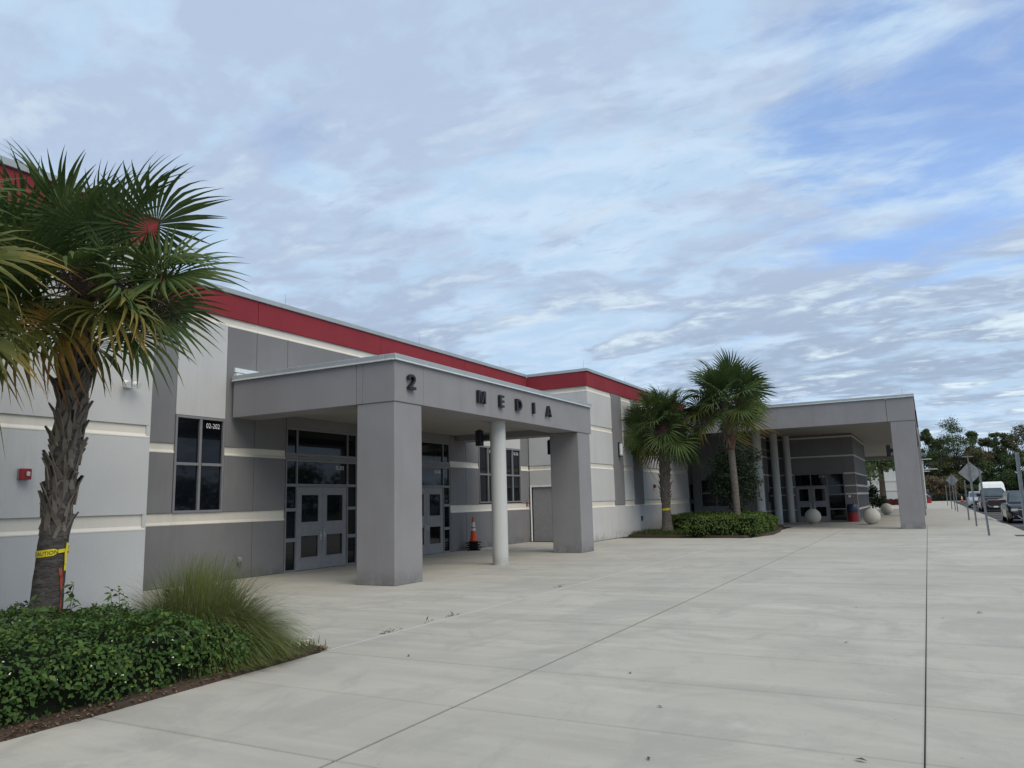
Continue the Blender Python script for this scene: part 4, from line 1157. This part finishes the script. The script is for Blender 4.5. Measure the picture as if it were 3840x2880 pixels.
# low flowering weeds at the bed's tip
pts = np.stack([rng.normal(-6.80, .10, 260), rng.normal(7.0, .16, 260), np.full(260, .03)], 1)
wd = empty('flowering_weed', (-6.78, 7.0, .03), 'small white flowered weed at the tip of the near bed', 'weed')
o = tag(link('stems', tuft_field('stems', pts - np.array([-6.78, 7.0, .03]), .13, leafmat('weed_leaf', [(.07, .10, .035), (.10, .12, .05), (.12, .10, .06)], .6, .2, .2), .008), None, wd), kind='stuff')
fp = pts[:70] - np.array([-6.78, 7.0, .03]); fp[:, 2] = rng.uniform(.04, .13, 70)
v, f = leaf_quads(np.repeat(fp, 3, 0), np.tile(np.array([[.6, -.3, 1.]]), (210, 1)), .014, .9, .1, .5)
tag(link('flowers', fast_mesh('flowers', v, f, FLOWER), None, wd), kind='stuff')
# mulch chips, dead leaves and little weeds along the bed edge
rng = np.random.default_rng(9)
N = 5200
y = rng.uniform(-2, 7.3, N); x = -6.40 - .14 * np.clip((y - 4) / 3, 0, 1) - np.abs(rng.normal(0, .16, N)) + .03
v, f = leaf_quads(np.stack([x, y, rng.uniform(.012, .055, N)], 1), np.tile(np.array([[0, 0, 1.]]), (N, 1)), .042, .45, .4, .45)
tag(link('leaf_litter', fast_mesh('leaf_litter', v, f, leafmat('dead_leaf', [(.10, .06, .035), (.16, .10, .055), (.07, .042, .03), (.22, .16, .10), (.12, .05, .035)], .8, .15, .05)), ), kind='stuff')
pts = np.stack([-6.56 - np.abs(rng.normal(0, .10, 420)), 6.4 - np.abs(rng.normal(0, 1.6, 420)), np.full(420, .03)], 1)
tag(link('low_weeds', tuft_field('low_weeds', pts, .10, leafmat('low_weed_leaf', [(.05, .075, .03), (.08, .09, .04), (.035, .055, .022)], .6, .2, .2), .008)), kind='stuff')
# bits of debris lying on the pavement
DEB = leafmat('debris_leaf', [(.08, .055, .04), (.13, .09, .06), (.06, .045, .035)], .8, .1, 0)
for k, (x, y, nn_, sp) in enumerate(((-6.62, 8.57, 26, .10), (-6.6, 10.05, 10, .09), (-6.61, 9.55, 6, .08), (-6.68, 14.2, 14, .10))):
    pts = np.stack([rng.normal(x, .03, nn_), rng.normal(y, sp, nn_), np.full(nn_, .012)], 1)
    v, f = leaf_quads(pts, np.tile(np.array([[0, 0, 1.]]), (nn_, 1)), .075, .22, .3, .5)
    o = link('leaf_pile', fast_mesh('leaf_pile', v, f, DEB))
    tag(o, ['reddish pile of dead leaf bits nearest on the pale joint', 'long sliver of leaf bits on the pale joint, third from the grass clump', 'thin trail of leaf bits on the pale joint, second from the grass clump', 'dark leaf clump on the pale joint near the far pillar'][k], 'leaf litter', 'leaf bits along the pale joint')
singles = [(-5.39, 7.36, 'curled grey leaf on the pavement beyond the hedge end'), (-2.74, 7.41, 'brown twig bit in the middle of the walk'), (-2.14, 6.36, 'tiny dark seed on the near walk'), (-1.8, 5.12, 'reddish brown leaf on the near walk'),
           (-1.14, 12.84, 'thin brown leaf lying left of the straight joint'), (.43, 12.69, 'thin brown leaf lying right of the straight joint'), (0., 12.04, 'pale leaf close right of the straight joint'), (-.5, 5.59, 'oval dark leaf at the bottom of the picture'), (-.96, 9.84, 'small dark pebble on the mid walk')]
for x, y, lb in singles:
    v, f = leaf_quads(np.zeros((1, 3)), np.array([[0, 0, 1.]]), .085, .4, .3, .1)
    o = link('fallen_leaf', fast_mesh('fallen_leaf', v, f, DEB)); o.location = (x, y, .012); tag(o, lb, 'fallen leaf', 'loose leaves on the walk')

# ------------------------------------------------------------------ palms
FG = leafmat('palm_green', [(0.061, 0.098, 0.030), (0.085, 0.127, 0.036), (0.072, 0.112, 0.041), (0.111, 0.146, 0.044)], .55, .16, .22)
FY = leafmat('palm_olive', [(0.112, 0.126, 0.030), (0.143, 0.147, 0.036), (0.090, 0.119, 0.031)], .5, .16, .22, (0.360, 0.210, 0.042), (1.35, 2.0))
FO = leafmat('palm_orange', [(0.260, 0.163, 0.033), (0.338, 0.188, 0.039), (0.182, 0.150, 0.033)], .6, .25, .2, (0.390, 0.163, 0.055), (1.3, 1.9))
FD = leafmat('palm_dead', [(.13, .10, .07), (.17, .13, .09), (.10, .075, .055)], .8, .1, .1)
BOOT = leafmat('palm_boot', [(.135, .115, .095), (.18, .155, .13), (.105, .088, .074), (.22, .195, .17)], .85, .15, 0)
def trunk_mat(name, col):
    m, q, b = base_mat(name, .9, .1)
    o = q.n('ShaderNodeTexCoord').outputs['Object']
    a = q.noise(q.mapping(o, scale=(9, 9, 26)), 1, 5, .65); r_ = q.noise(q.mapping(o, scale=(.7, .7, 9)), 1.6, 4, .6, .4)
    c = q.mix(q.smooth(a, .3, .72), tuple(x * .6 for x in col), tuple(x * 1.25 for x in col))
    c = q.mix(q.smooth(r_, .5, .7, 0, .6), c, tuple(x * .55 for x in col))
    q.put(b.inputs['Base Color'], c)
    bp = q.n('ShaderNodeBump'); bp.inputs['Strength'].default_value = .9; bp.inputs['Distance'].default_value = .02
    q.put(bp.inputs['Height'], q.math('ADD', a, r_)); q.put(b.inputs['Normal'], bp.outputs[0])
    return m
TRUNK = trunk_mat('palm_trunk', (.088, .080, .074))
TRUNK2 = trunk_mat('palm_trunk_grey', (0.155, 0.134, 0.116))
FIBRE = trunk_mat('palm_fibre', (.13, .065, .042))

def frond_mesh(seed, mat, nseg=36, petiole=.75, L=1.0, droopk=.25, fold=.4, split=.46):
    """one fan leaf: stalk along +x, then folded segments fanning out, tips split and drooping"""
    r = random.Random(seed)
    v, f = [], []
    def add(vs, fs):
        k = len(v); v.extend(vs); f.extend([tuple(i + k for i in q) for q in fs])
    n_ = 6
    for i in range(n_):                                    # stalk with a shallow arch
        t0, t1 = i / n_, (i + 1) / n_
        z0, z1 = -.12 * t0 ** 2, -.12 * t1 ** 2
        w0, w1 = .026 - .012 * t0, .026 - .012 * t1
        a = [(petiole * t0, -w0, z0), (petiole * t0, w0, z0), (petiole * t0, 0, z0 - .016)]; b = [(petiole * t1, -w1, z1), (petiole * t1, w1, z1), (petiole * t1, 0, z1 - .016)]
        add(a + b, [(0, 1, 4, 3), (1, 2, 5, 4), (2, 0, 3, 5)])
    A = math.radians(158)
    for i in range(nseg):
        th = -A + 2 * A * (i + .5) / nseg; d = 2 * A / nseg
        ln = L * (.70 + .30 * math.cos(th * .5)) * r.uniform(.90, 1.06)
        costa = .34 * max(0, math.cos(th * .57)) * L       # midrib carries the middle segments outwards and bends down
        bx, bz = petiole + costa * .55, -.12 - .30 * costa ** 2
        fuse = ln * split * r.uniform(.9, 1.12)
        dr = droopk * r.choice((.4, .7, 1., 1.3, 2.2)) * (1.0 + .4 * abs(th) / A)
        tw = r.uniform(-.07, .07); up_ = r.uniform(-.05, .05)
        st = []
        for t in (0.02, .22, .42, .60, .76, .89, 1.0):
            rr = ln * t
            if rr <= fuse + .01: hw_ = rr * math.sin(d / 2) * 1.03
            else: hw_ = fuse * math.sin(d / 2) * max(.03, 1 - ((rr - fuse) / (ln - fuse)) ** 1.25) * 1.02
            thh = th + tw * t * t
            x = bx + rr * math.cos(thh); y = rr * math.sin(thh)
            cv = max(0., math.cos(th))
            z = bz + abs(math.sin(th)) ** 1.3 * rr * fold - cv * rr * .34 * t + up_ * rr
            ov = max(0, rr - fuse * .95)
            z -= dr * ov ** 1.8 * 3.2
            sh = 1 - min(.5, dr * ov * .7)
            x = bx + (x - bx) * sh; y *= sh
            nx, ny = -math.sin(thh), math.cos(thh)
            st.append([(x - nx * hw_, y - ny * hw_, z), (x, y, z + hw_ * .6), (x + nx * hw_, y + ny * hw_, z)])
        for s0, s1 in zip(st[:-1], st[1:]):
            add(s0 + s1, [(0, 1, 4, 3), (1, 2, 5, 4)])
    me = bpy.data.meshes.new('frond'); me.from_pydata(v, [], f); me.materials.append(mat)
    return me
FR_G = [frond_mesh(s, FG, petiole=p, droopk=k, fold=fo) for s, p, k, fo in ((1, .76, .06, .42), (2, .85, .12, .3), (3, .70, .18, .5), (4, .82, .08, .25))]
FR_Y = [frond_mesh(s, FY, petiole=p, droopk=k, fold=fo) for s, p, k, fo in ((5, .78, .25, .4), (6, .72, .42, .5))]
FR_O = [frond_mesh(s, FO, petiole=p, droopk=k, fold=fo) for s, p, k, fo in ((7, .72, .5, .55), (8, .62, .7, .6))]
# leaf base (boot): flat tapering strip that splits in two at the foot
def boot_mesh():
    m = MB()
    for s_ in (-1, 1):
        pts = [(.0, s_ * .080, 0, .030), (.010, s_ * .050, .12, .034), (.030, s_ * .014, .24, .030), (.085, s_ * -.002, .36, .020)]
        for (o0, u0, z0, w0), (o1, u1, z1, w1) in zip(pts[:-1], pts[1:]):
            m.add([(o0, u0 - w0, z0), (o0, u0 + w0, z0), (o1, u1 + w1, z1), (o1, u1 - w1, z1), (o0 - .02, u0 - w0, z0), (o0 - .02, u0 + w0, z0), (o1 - .014, u1 + w1, z1), (o1 - .014, u1 - w1, z1)],
                  [(0, 1, 2, 3), (7, 6, 5, 4), (0, 3, 7, 4), (1, 5, 6, 2), (2, 6, 7, 3)])
    return m.mesh('leaf_base')
BOOTS = boot_mesh(); BOOTS.materials.append(BOOT)
def seed_mesh(seed):
    r = np.random.default_rng(seed)
    nb = 420
    t = r.uniform(0, 1, nb); base = np.stack([t * .75, r.normal(0, .06, nb) * (.4 + t), -.55 * t ** 2 + r.normal(0, .06, nb)], 1)
    d = r.normal(0, 1, (nb, 3)) + [0.4, 0, -.9]; d /= np.linalg.norm(d, axis=1)[:, None]
    s_ = np.cross(d, r.normal(0, 1, (nb, 3))); s_ /= np.linalg.norm(s_, axis=1)[:, None]
    L = r.uniform(.08, .26, nb)[:, None]
    V = np.stack([base - s_ * .0035, base + s_ * .0035, base + d * L + s_ * .002, base + d * L - s_ * .002], 1).reshape(-1, 3)
    k = (np.arange(nb) * 4)[:, None]
    return fast_mesh('seed_stalk', V, k + [[0, 1, 2, 3]], plain('seed_stalk_brown', (.10, .07, .06), .9, .1))
SEEDS = [seed_mesh(1), seed_mesh(2)]

def palm(loc, label, pts, radii, heart, nf, scale, seed, boots=(0, 1), nboot=60, bscale=1., oldfrac=.22, el_range=(84, -58), tape=None, spec=None, seeds=2, tmat=TRUNK, bias=None, fibre=None):
    r = random.Random(seed)
    e = empty('palm_tree', loc, label, 'palm tree', 'cabbage palms')
    m = MB(); n_ = 22
    segs = []
    P_ = [Vector(p) for p in pts]
    Ns = 34
    for i in range(Ns + 1):
        t = i / Ns * (len(P_) - 1); k = min(int(t), len(P_) - 2); u = t - k
        p = P_[k].lerp(P_[k + 1], u); rad = radii[k] * (1 - u) + radii[k + 1] * u
        rad *= 1 + .018 * math.sin(i * 2.4)
        segs.append((p, rad))
        for j in range(n_):
            a = 2 * math.pi * j / n_; w = rad * (1 + .02 * math.sin(j * 3 + i) + .015 * math.sin(j * 7 - i * 2))
            m.v.append((p.x + w * math.cos(a), p.y + w * math.sin(a), p.z))
    for i in range(Ns):
        for j in range(n_):
            k = (j + 1) % n_; m.f.append((i * n_ + j, i * n_ + k, (i + 1) * n_ + k, (i + 1) * n_ + j))
    m.build('trunk', tmat, e, True)
    def at(z):
        for (p0, r0), (p1, r1) in zip(segs[:-1], segs[1:]):
            if p0.z <= z <= p1.z:
                u = (z - p0.z) / max(1e-6, p1.z - p0.z); return p0.lerp(p1, u), r0 * (1 - u) + r1 * u
        return segs[-1]
    ga = 2.399963
    for i in range(nboot):
        z = boots[0] + (boots[1] - boots[0]) * (i + .5) / nboot
        p, rad = at(z); a = i * ga + r.uniform(-.25, .25)
        o = link('leaf_base', BOOTS, None, e)
        o.location = (p.x + rad * .93 * math.cos(a), p.y + rad * .93 * math.sin(a), z)
        s_ = bscale * r.uniform(.8, 1.2); o.scale = (s_, s_ * 1.05, s_)
        o.rotation_euler = (r.uniform(-.45, .45), r.uniform(-.10, .12), a)
    hv = Vector(heart)
    def put(me, az, el, s_, rollv, nm='frond', lift=0):
        o = link(nm, me, None, e)
        o.location = hv + Vector((math.cos(az) * .10, math.sin(az) * .10, lift))
        o.rotation_mode = 'ZYX'
        mat_ = Matrix.Rotation(az, 4, 'Z') @ Matrix.Rotation(-el, 4, 'Y') @ Matrix.Rotation(rollv, 4, 'X')
        o.rotation_mode = 'XYZ'; o.rotation_euler = mat_.to_euler(); o.scale = (s_,) * 3
        return o
    for i in range(nf):
        t = (i + .5) / nf
        el = math.radians(el_range[0] + (el_range[1] - el_range[0]) * t ** .9) + r.uniform(-.12, .12)
        az = i * ga + r.uniform(-.25, .25)
        old = t > 1 - oldfrac
        me = r.choice(FR_O if (old and r.random() < .35) else FR_Y if (old or (t > .7 and r.random() < .15)) else FR_G)
        put(me, az, el, scale * (r.uniform(.86, 1.08)) * (1 if t > .12 else .8), r.uniform(-1.15, 1.15), lift=.30 * (1 - t) - .22 * t)
    for i in range(seeds):
        put(SEEDS[i % 2], r.uniform(0, 6.28) if bias is None else bias[i], math.radians(r.uniform(0, 25)), scale * 1.25, 0, 'seed_stalk')
    for me_, az, el, s_, rl in (spec or []): put(me_, az, math.radians(el), scale * s_, rl)
    if tape:
        z, col_w = tape
        p, rad = at(z)
        q = MB(); K_ = 28
        for i in range(K_):
            a0, a1 = 2 * math.pi * i / K_, 2 * math.pi * (i + 1) / K_
            zz = lambda a: z + .02 * math.sin(a * 1.0 + .5)
            rr = rad * 1.055 + .004
            hw_ = lambda a: col_w * (.5 if math.cos(a - .35) < .78 else .26)
            q.add([(p.x + rr * math.cos(a0), p.y + rr * math.sin(a0), zz(a0) - hw_(a0)), (p.x + rr * math.cos(a1), p.y + rr * math.sin(a1), zz(a1) - hw_(a1)),
                   (p.x + rr * math.cos(a1), p.y + rr * math.sin(a1), zz(a1) + hw_(a1)), (p.x + rr * math.cos(a0), p.y + rr * math.sin(a0), zz(a0) + hw_(a0))], [(0, 1, 2, 3)])
        ak = .35; rr = rad * 1.06 + .012
        c0 = Vector((p.x + rr * math.cos(ak), p.y + rr * math.sin(ak), z)); tx = Vector((-math.sin(ak), math.cos(ak), 0))
        q.add([c0 - tx * .01, c0 + tx * .025, c0 + tx * .04 + Vector((0, 0, .09)), c0 + tx * .005 + Vector((0, 0, .10))], [(0, 1, 2, 3)])
        q.add([c0 - tx * .015, c0 + tx * .02, c0 + tx * .012 + Vector((.01, 0, -.20)), c0 - tx * .02 + Vector((.01, 0, -.21))], [(0, 1, 2, 3)])
        q.add([c0 + tx * .0, c0 + tx * .02, c0 + tx * .015 + Vector((.02, -.01, -.14)), c0 - tx * .01 + Vector((.02, -.01, -.13))], [(0, 1, 2, 3)])
        tp = q.build('caution_tape', TAPE, e)
        me_ = text_mesh('CAUTION', col_w * .8, LETTER, None, 0, 0, 0, 'CENTER', 0)
        bpy.context.view_layer.update()
        ac = -.98; rr = rad * 1.055 + .007
        for v_ in me_.vertices:
            x_, y_, _ = v_.co; a = ac + x_ / rr
            v_.co = (p.x + rr * math.cos(a), p.y + rr * math.sin(a), z + .02 * math.sin(a + .5) + y_ - col_w * .28)
        link('lettering', me_, None, tp)
        # orange paint stroke running down the trunk below the tape
        q = MB(); prev = None
        for i in range(15):
            t = i / 14; zz = z - .18 - .72 * t; p_, rad_ = at(max(.02, zz))
            a = .02 + .42 * math.sin(t * 2.6 + .2) - .16 * t; w_ = (.10 + .04 * math.sin(t * 11)) * (1 - .35 * t); rr = rad_ * 1.035 + .004
            cur = [(p_.x + rr * math.cos(a - w_), p_.y + rr * math.sin(a - w_), zz), (p_.x + rr * math.cos(a + w_), p_.y + rr * math.sin(a + w_), zz + .01)]
            if prev: q.add(prev + cur[::-1], [(0, 1, 2, 3)])
            prev = cur
        q.build('paint_stroke', SPRAY, e)
    if fibre:
        q = MB(); z0, z1 = fibre
        prof = []
        for i in range(10):
            z = z0 + (z1 - z0) * i / 9; p, rad = at(z); prof.append((rad * (1.12 + .06 * math.sin(i * 2.2)), z))
        p, _ = at(z0); q.lathe(prof, p.x, p.y, 18); q.build('fibre_sheath', FIBRE, e, True)
        for i in range(14):
            p, rad = at(z1); a = i * ga; o = link('leaf_base', BOOTS, None, e); o.location = (p.x + rad * math.cos(a), p.y + rad * math.sin(a), z0 + (z1 - z0) * (i / 14)); o.scale = (1.4, 1.2, 1.6); o.rotation_euler = (0, .1, a)
    return e
# near palm with the caution tape
G_, Y_, O_ = FR_G, FR_Y, FR_O
palm((-8.72, 5.12, 0), 'near palm with yellow caution tape and an orange paint stroke on its trunk',
     [(0, 0, 0), (.02, .03, .5), (.0, .08, 1.3), (-.06, .2, 2.4), (-.10, .28, 3.3), (-.12, .32, 4.4)], [.182, .170, .148, .145, .155, .13], (-.12, .34, 4.42), 16, .87, 4,
     boots=(1.42, 3.9), nboot=120, bscale=.80, tape=(1.285, .075), seeds=5, bias=[.1, .5, -.7, .6, 1.2], oldfrac=.0, el_range=(84, -30),
     spec=[(G_[0], .42, 14, 1.1, 1.0), (G_[3], .10, 66, 1.1, .5), (G_[1], 3.3, 60, 1.1, -.4), (G_[3], -.75, 8, 1.0, .2), (G_[2], .50, -18, 1.0, .9),
           (Y_[0], -.30, -24, .95, .3), (G_[2], .25, -40, 1.0, .5), (Y_[0], -1.4, -42, .95, -.3), (O_[0], -1.0, -52, .9, 0), (G_[0], 1.2, 40, 1.05, .6), (G_[1], -1.8, 35, 1.05, -.5),
           (G_[0], 3.6, 78, 1.2, .2), (G_[3], 2.9, 44, 1.15, .5), (G_[0], -2.4, 60, 1.15, -.3), (G_[3], 3.9, 35, 1.1, .8), (G_[1], -.2, -8, .95, -.9), (G_[3], -2.9, 12, 1.05, .6), (G_[0], -2.2, -20, 1., .3), (G_[3], 3.63, 36, 1.25, 1.2), (G_[1], 3.45, 50, 1.25, 1.0)])
# palm mostly outside the left edge, its yellowed fronds reaching in
palm((-8.32, 2.80, 0), 'palm at the left edge showing only its yellowing frond tips',
     [(0, 0, 0), (0, 0, 2.0), (0, .02, 3.9)], [.2, .18, .18], (0, .02, 3.72), 22, .90, 8, boots=(1.2, 3.4), nboot=24, oldfrac=.3, seeds=1, el_range=(84, -20),
     spec=[(Y_[0], .9, -12, 1.05, .5), (O_[0], .6, -24, 1.0, .3), (Y_[1], 1.1, -30, 1., -.4), (Y_[0], .75, 25, 1.05, .8)])
# the two palms of the far bed
palm((-11.0, 35.6, .08), 'shorter far palm with yellow tape, standing close to the pale wing',
     [(0, 0, 0), (.02, -.02, .4), (.02, -.05, 1.2), (.12, -.3, 2.6), (.2, -.5, 4.75)], [.34, .24, .20, .23, .22], (.22, -.55, 4.98), 46, 1.20, 15,
     boots=(1.25, 4.1), nboot=120, bscale=1.0, oldfrac=.0, tape=(1.12, .09), seeds=5, tmat=TRUNK2, el_range=(82, -48))
palm((-7.72, 35.75, .08), 'taller far palm with a smooth trunk rising out of the low hedge',
     [(0, 0, 0), (-.02, .0, 2.0), (-.1, .02, 4.0), (-.16, .04, 4.3), (-.2, .05, 5.9)], [.155, .15, .16, .20, .28], (-.22, .05, 5.98), 42, 1.20, 23,
     boots=(4.45, 5.6), nboot=72, bscale=1.2, oldfrac=.07, seeds=3, tmat=TRUNK2, fibre=(3.75, 4.45), el_range=(82, -36))

# ------------------------------------------------------------------ broadleaf trees
def crown_leaves(blobs, n_, size, r, asp=.55, shell=.75):
    """leaf faces spread through several lumps of crown"""
    w = np.array([b[3] ** 2 for b in blobs]); w /= w.sum()
    c = r.choice(len(blobs), n_, p=w)
    B_ = np.array(blobs)
    d = r.normal(0, 1, (n_, 3)); d /= np.linalg.norm(d, axis=1)[:, None]
    rad = B_[c, 3] * (shell + (1 - shell) * r.uniform(-1.2, 1.0, n_))
    # clumps
    lump = 1 + .22 * np.sin(d[:, 0] * 7 + c) * np.sin(d[:, 1] * 6 + 2 * c) + .18 * np.sin(d[:, 2] * 9 + c * 3)
    pos = B_[c, :3] + d * (rad * lump)[:, None] * np.array([1, 1, .78])
    return pos, d
def tree(name, loc, label, h, blobs, n_, size, mat, seed, group=None, trunk_r=.2, asp=.55, cat='tree', limbs=5, bark=TWIG):
    global rng
    rng = np.random.default_rng(seed)
    e = empty(name, loc, label, cat, group)
    pos, d = crown_leaves(blobs, n_, size, rng)
    v, f = leaf_quads(pos, d, size, asp, .25, .7)
    tag(link('crown', fast_mesh('crown', v, f, mat), None, e), kind='stuff')
    m = MB(); zt = min(b[2] for b in blobs)
    m.tube((0, 0, 0), (blobs[0][0] * .3, blobs[0][1] * .3, zt), trunk_r, trunk_r * .7, 9)
    for b in blobs[:limbs]: m.tube((blobs[0][0] * .3, blobs[0][1] * .3, zt * .92), (b[0], b[1], b[2]), trunk_r * .45, trunk_r * .12, 6)
    m.build('trunk', bark, e, True)
    return e
tree('magnolia_tree', (-8.55, 38.95, .08), 'dark glossy leaved tree behind the taller far palm', 5,
     [(0, 0, 2.4, 1.0), (-.55, -.1, 1.9, .75), (.55, .1, 2.9, .8), (.1, 0, 3.7, .85), (-.4, 0, 3.2, .8), (.75, 0, 1.75, .6), (.3, .1, 4.5, .55), (1.15, -.1, 3.6, .42), (1.1, 0, 2.3, .42), (-.95, 0, 2.6, .45), (.2, .0, 1.15, .5)],
     4200, .17, TREE_M, 31, trunk_r=.07, asp=.42, limbs=11)
# tree and shrub seen through the covered walk
tree('oak_tree', (-5.2, 112, 0), 'spreading oak seen through the covered walk before the white building', 8,
     [(0, 0, 6.0, 2.6), (-2.2, 0, 5.6, 2.0), (2.2, 0, 5.6, 2.2), (.5, 0, 7.6, 2.0), (-3.5, 0, 6.8, 1.6), (3.4, 0, 7.0, 1.6)], 3600, .42, FAR_M, 33, trunk_r=.42, limbs=6)
tree('crape_myrtle', (-6.1, 104, 0), 'thin many stemmed tree left of the oak behind the walk', 6,
     [(0, 0, 4.0, .9), (-.8, 0, 3.4, .8), (.8, 0, 3.6, .8), (.2, 0, 4.8, .8), (-1.4, 0, 4.4, .6)], 900, .26, FAR_M, 35, trunk_r=.10, limbs=5)
tree('evergreen_shrub', (-4.45, 76, 0), 'dark evergreen shrub beside the far ball bollard', 2.6,
     [(0, 0, 1.2, 1.0), (-.7, .1, 1.6, .9), (.7, 0, .8, .7), (-1.0, 0, .8, .9), (.1, 0, 2.0, .55)], 2400, .22, TREE_M, 37, trunk_r=.08, cat='shrub')
# low hedge at the end of the lot
hedge('hedge', 'dark clipped hedge across the far end of the parking lot', [(-11, 16, 151.6, 153.0, .0, .92)], 5000, .34, leafmat('end_hedge_leaf', [(.018, .022, .014), (.028, .030, .018), (.034, .034, .022)], .6, .2, .1), 41)
hedge('hedge', 'low dark hedge at the foot of the far white building', [(-6, -1.6, 115.6, 117, .0, .75)], 900, .28, TREE_M, 43)

def pine_blobs(r, h, w, n_):
    out = []
    for i in range(n_):
        t = r.uniform(0, 1); z = h * (.52 + .46 * t); q = w * (1.05 - .7 * t) * math.sqrt(r.random()); a = r.uniform(0, 6.28)
        out.append((q * math.cos(a), q * math.sin(a) * .6, z, w * r.uniform(.20, .34)))
    return out
def oak_blobs(r, h, w, n_):
    out = []
    for i in range(n_):
        t = r.random(); z = h * (.18 + .70 * t); q = w * (.55 + .6 * math.sin(math.pi * (.15 + .8 * t))) * math.sqrt(r.random()) * .8; a = r.uniform(0, 6.28)
        out.append((q * math.cos(a), q * math.sin(a) * .6, z, w * r.uniform(.30, .46)))
    return out
rr_ = random.Random(77)
far = [  # x, y, h, w, kind, material, label
    (5.1, 166, 15.0, 4.6, 'p', FAR_M, 'tallest broad pine above the far parking lot'),
    (1.0, 171, 14.0, 2.2, 'p', FAR_M, 'slim open pine just right of the walk pillar'),
    (3.0, 170, 12.2, 3.0, 'p', FAR_M, 'medium pine left of the tallest broad pine'),
    (8.3, 169, 12.9, 2.2, 'p', FAR_M, 'thin pine right of the tallest broad pine'),
    (10.6, 172, 12.0, 2.2, 'p', FAR_M2, 'thin pine near the middle of the far tree line'),
    (12.2, 168, 12.4, 2.0, 'p', FAR_M, 'narrow pine above the white van'),
    (13.9, 170, 12.8, 2.6, 'p', FAR_M2, 'olive pine above the black crossover'),
    (16.8, 164, 14.6, 4.0, 'o', FAR_M2, 'tall olive tree at the right edge of the picture'),
    (2.2, 166, 8.6, 3.4, 'o', FAR_M2, 'low olive tree below the pine by the walk pillar'),
    (5.6, 168, 9.4, 3.4, 'o', FAR_M2, 'olive tree under the tallest broad pine'),
    (8.6, 166, 10.2, 3.0, 'o', FAR_M3, 'brownish tree in the middle of the far tree line'),
    (11.4, 165, 9.2, 3.6, 'o', FAR_M, 'dark green tree behind the white van roof'),
    (14.6, 163, 8.4, 3.4, 'o', FAR_M, 'dark green tree behind the black crossover roof'),
    (2.0, 156.5, 5.0, 2.4, 'o', FAR_M3, 'small brown leafed tree above the far white sedan'),
    (18.8, 160, 7.4, 3.4, 'o', FAR_M2, 'yellowish tree low at the right edge'),
    (-1.4, 168, 9.5, 3.4, 'o', FAR_M, 'green tree showing beside the far building end'),
    (-5.0, 170, 10.5, 4.0, 'o', FAR_M2, 'tree behind the far white building'),
    (4.2, 162.5, 4.8, 2.4, 'o', FAR_M2, 'small olive tree behind the far parked cars'),
    (7.4, 163.5, 5.2, 2.6, 'o', FAR_M, 'small green tree behind the far grey car'),
]
for i, (x, y, h, w, kd, mt, lb) in enumerate(far):
    bl = pine_blobs(rr_, h, w, 26) if kd == 'p' else oak_blobs(rr_, h, w, 20)
    tree('pine_tree' if kd == 'p' else 'broadleaf_tree', (x, y, -.1), lb, h, bl, 8200 if kd == 'p' else 7600, .27 if kd == 'p' else .36, mt, 100 + i, 'trees beyond the far end of the lot', .16 if kd == 'p' else .2, .5, limbs=18 if kd == 'p' else 8)
# the wood that closes the view behind them and across the lot
rng = np.random.default_rng(55)
bl = []
for x in np.arange(-60, 120, 4.0): bl.append((x + rng.normal(0, 1), 182 + rng.normal(0, 3), rng.uniform(2, 7.2), rng.uniform(3.6, 4.8)))
for y in np.arange(-60, 175, 5.0): bl.append((98 + rng.normal(0, 3), y, rng.uniform(2, 8), rng.uniform(4.5, 6.5)))
pos, d = crown_leaves(bl, 40000, 1., rng)
v, f = leaf_quads(pos, d, .95, .6, .25, .7)
tag(link('far_wood', fast_mesh('far_wood', v, f, FAR_M)), kind='stuff')
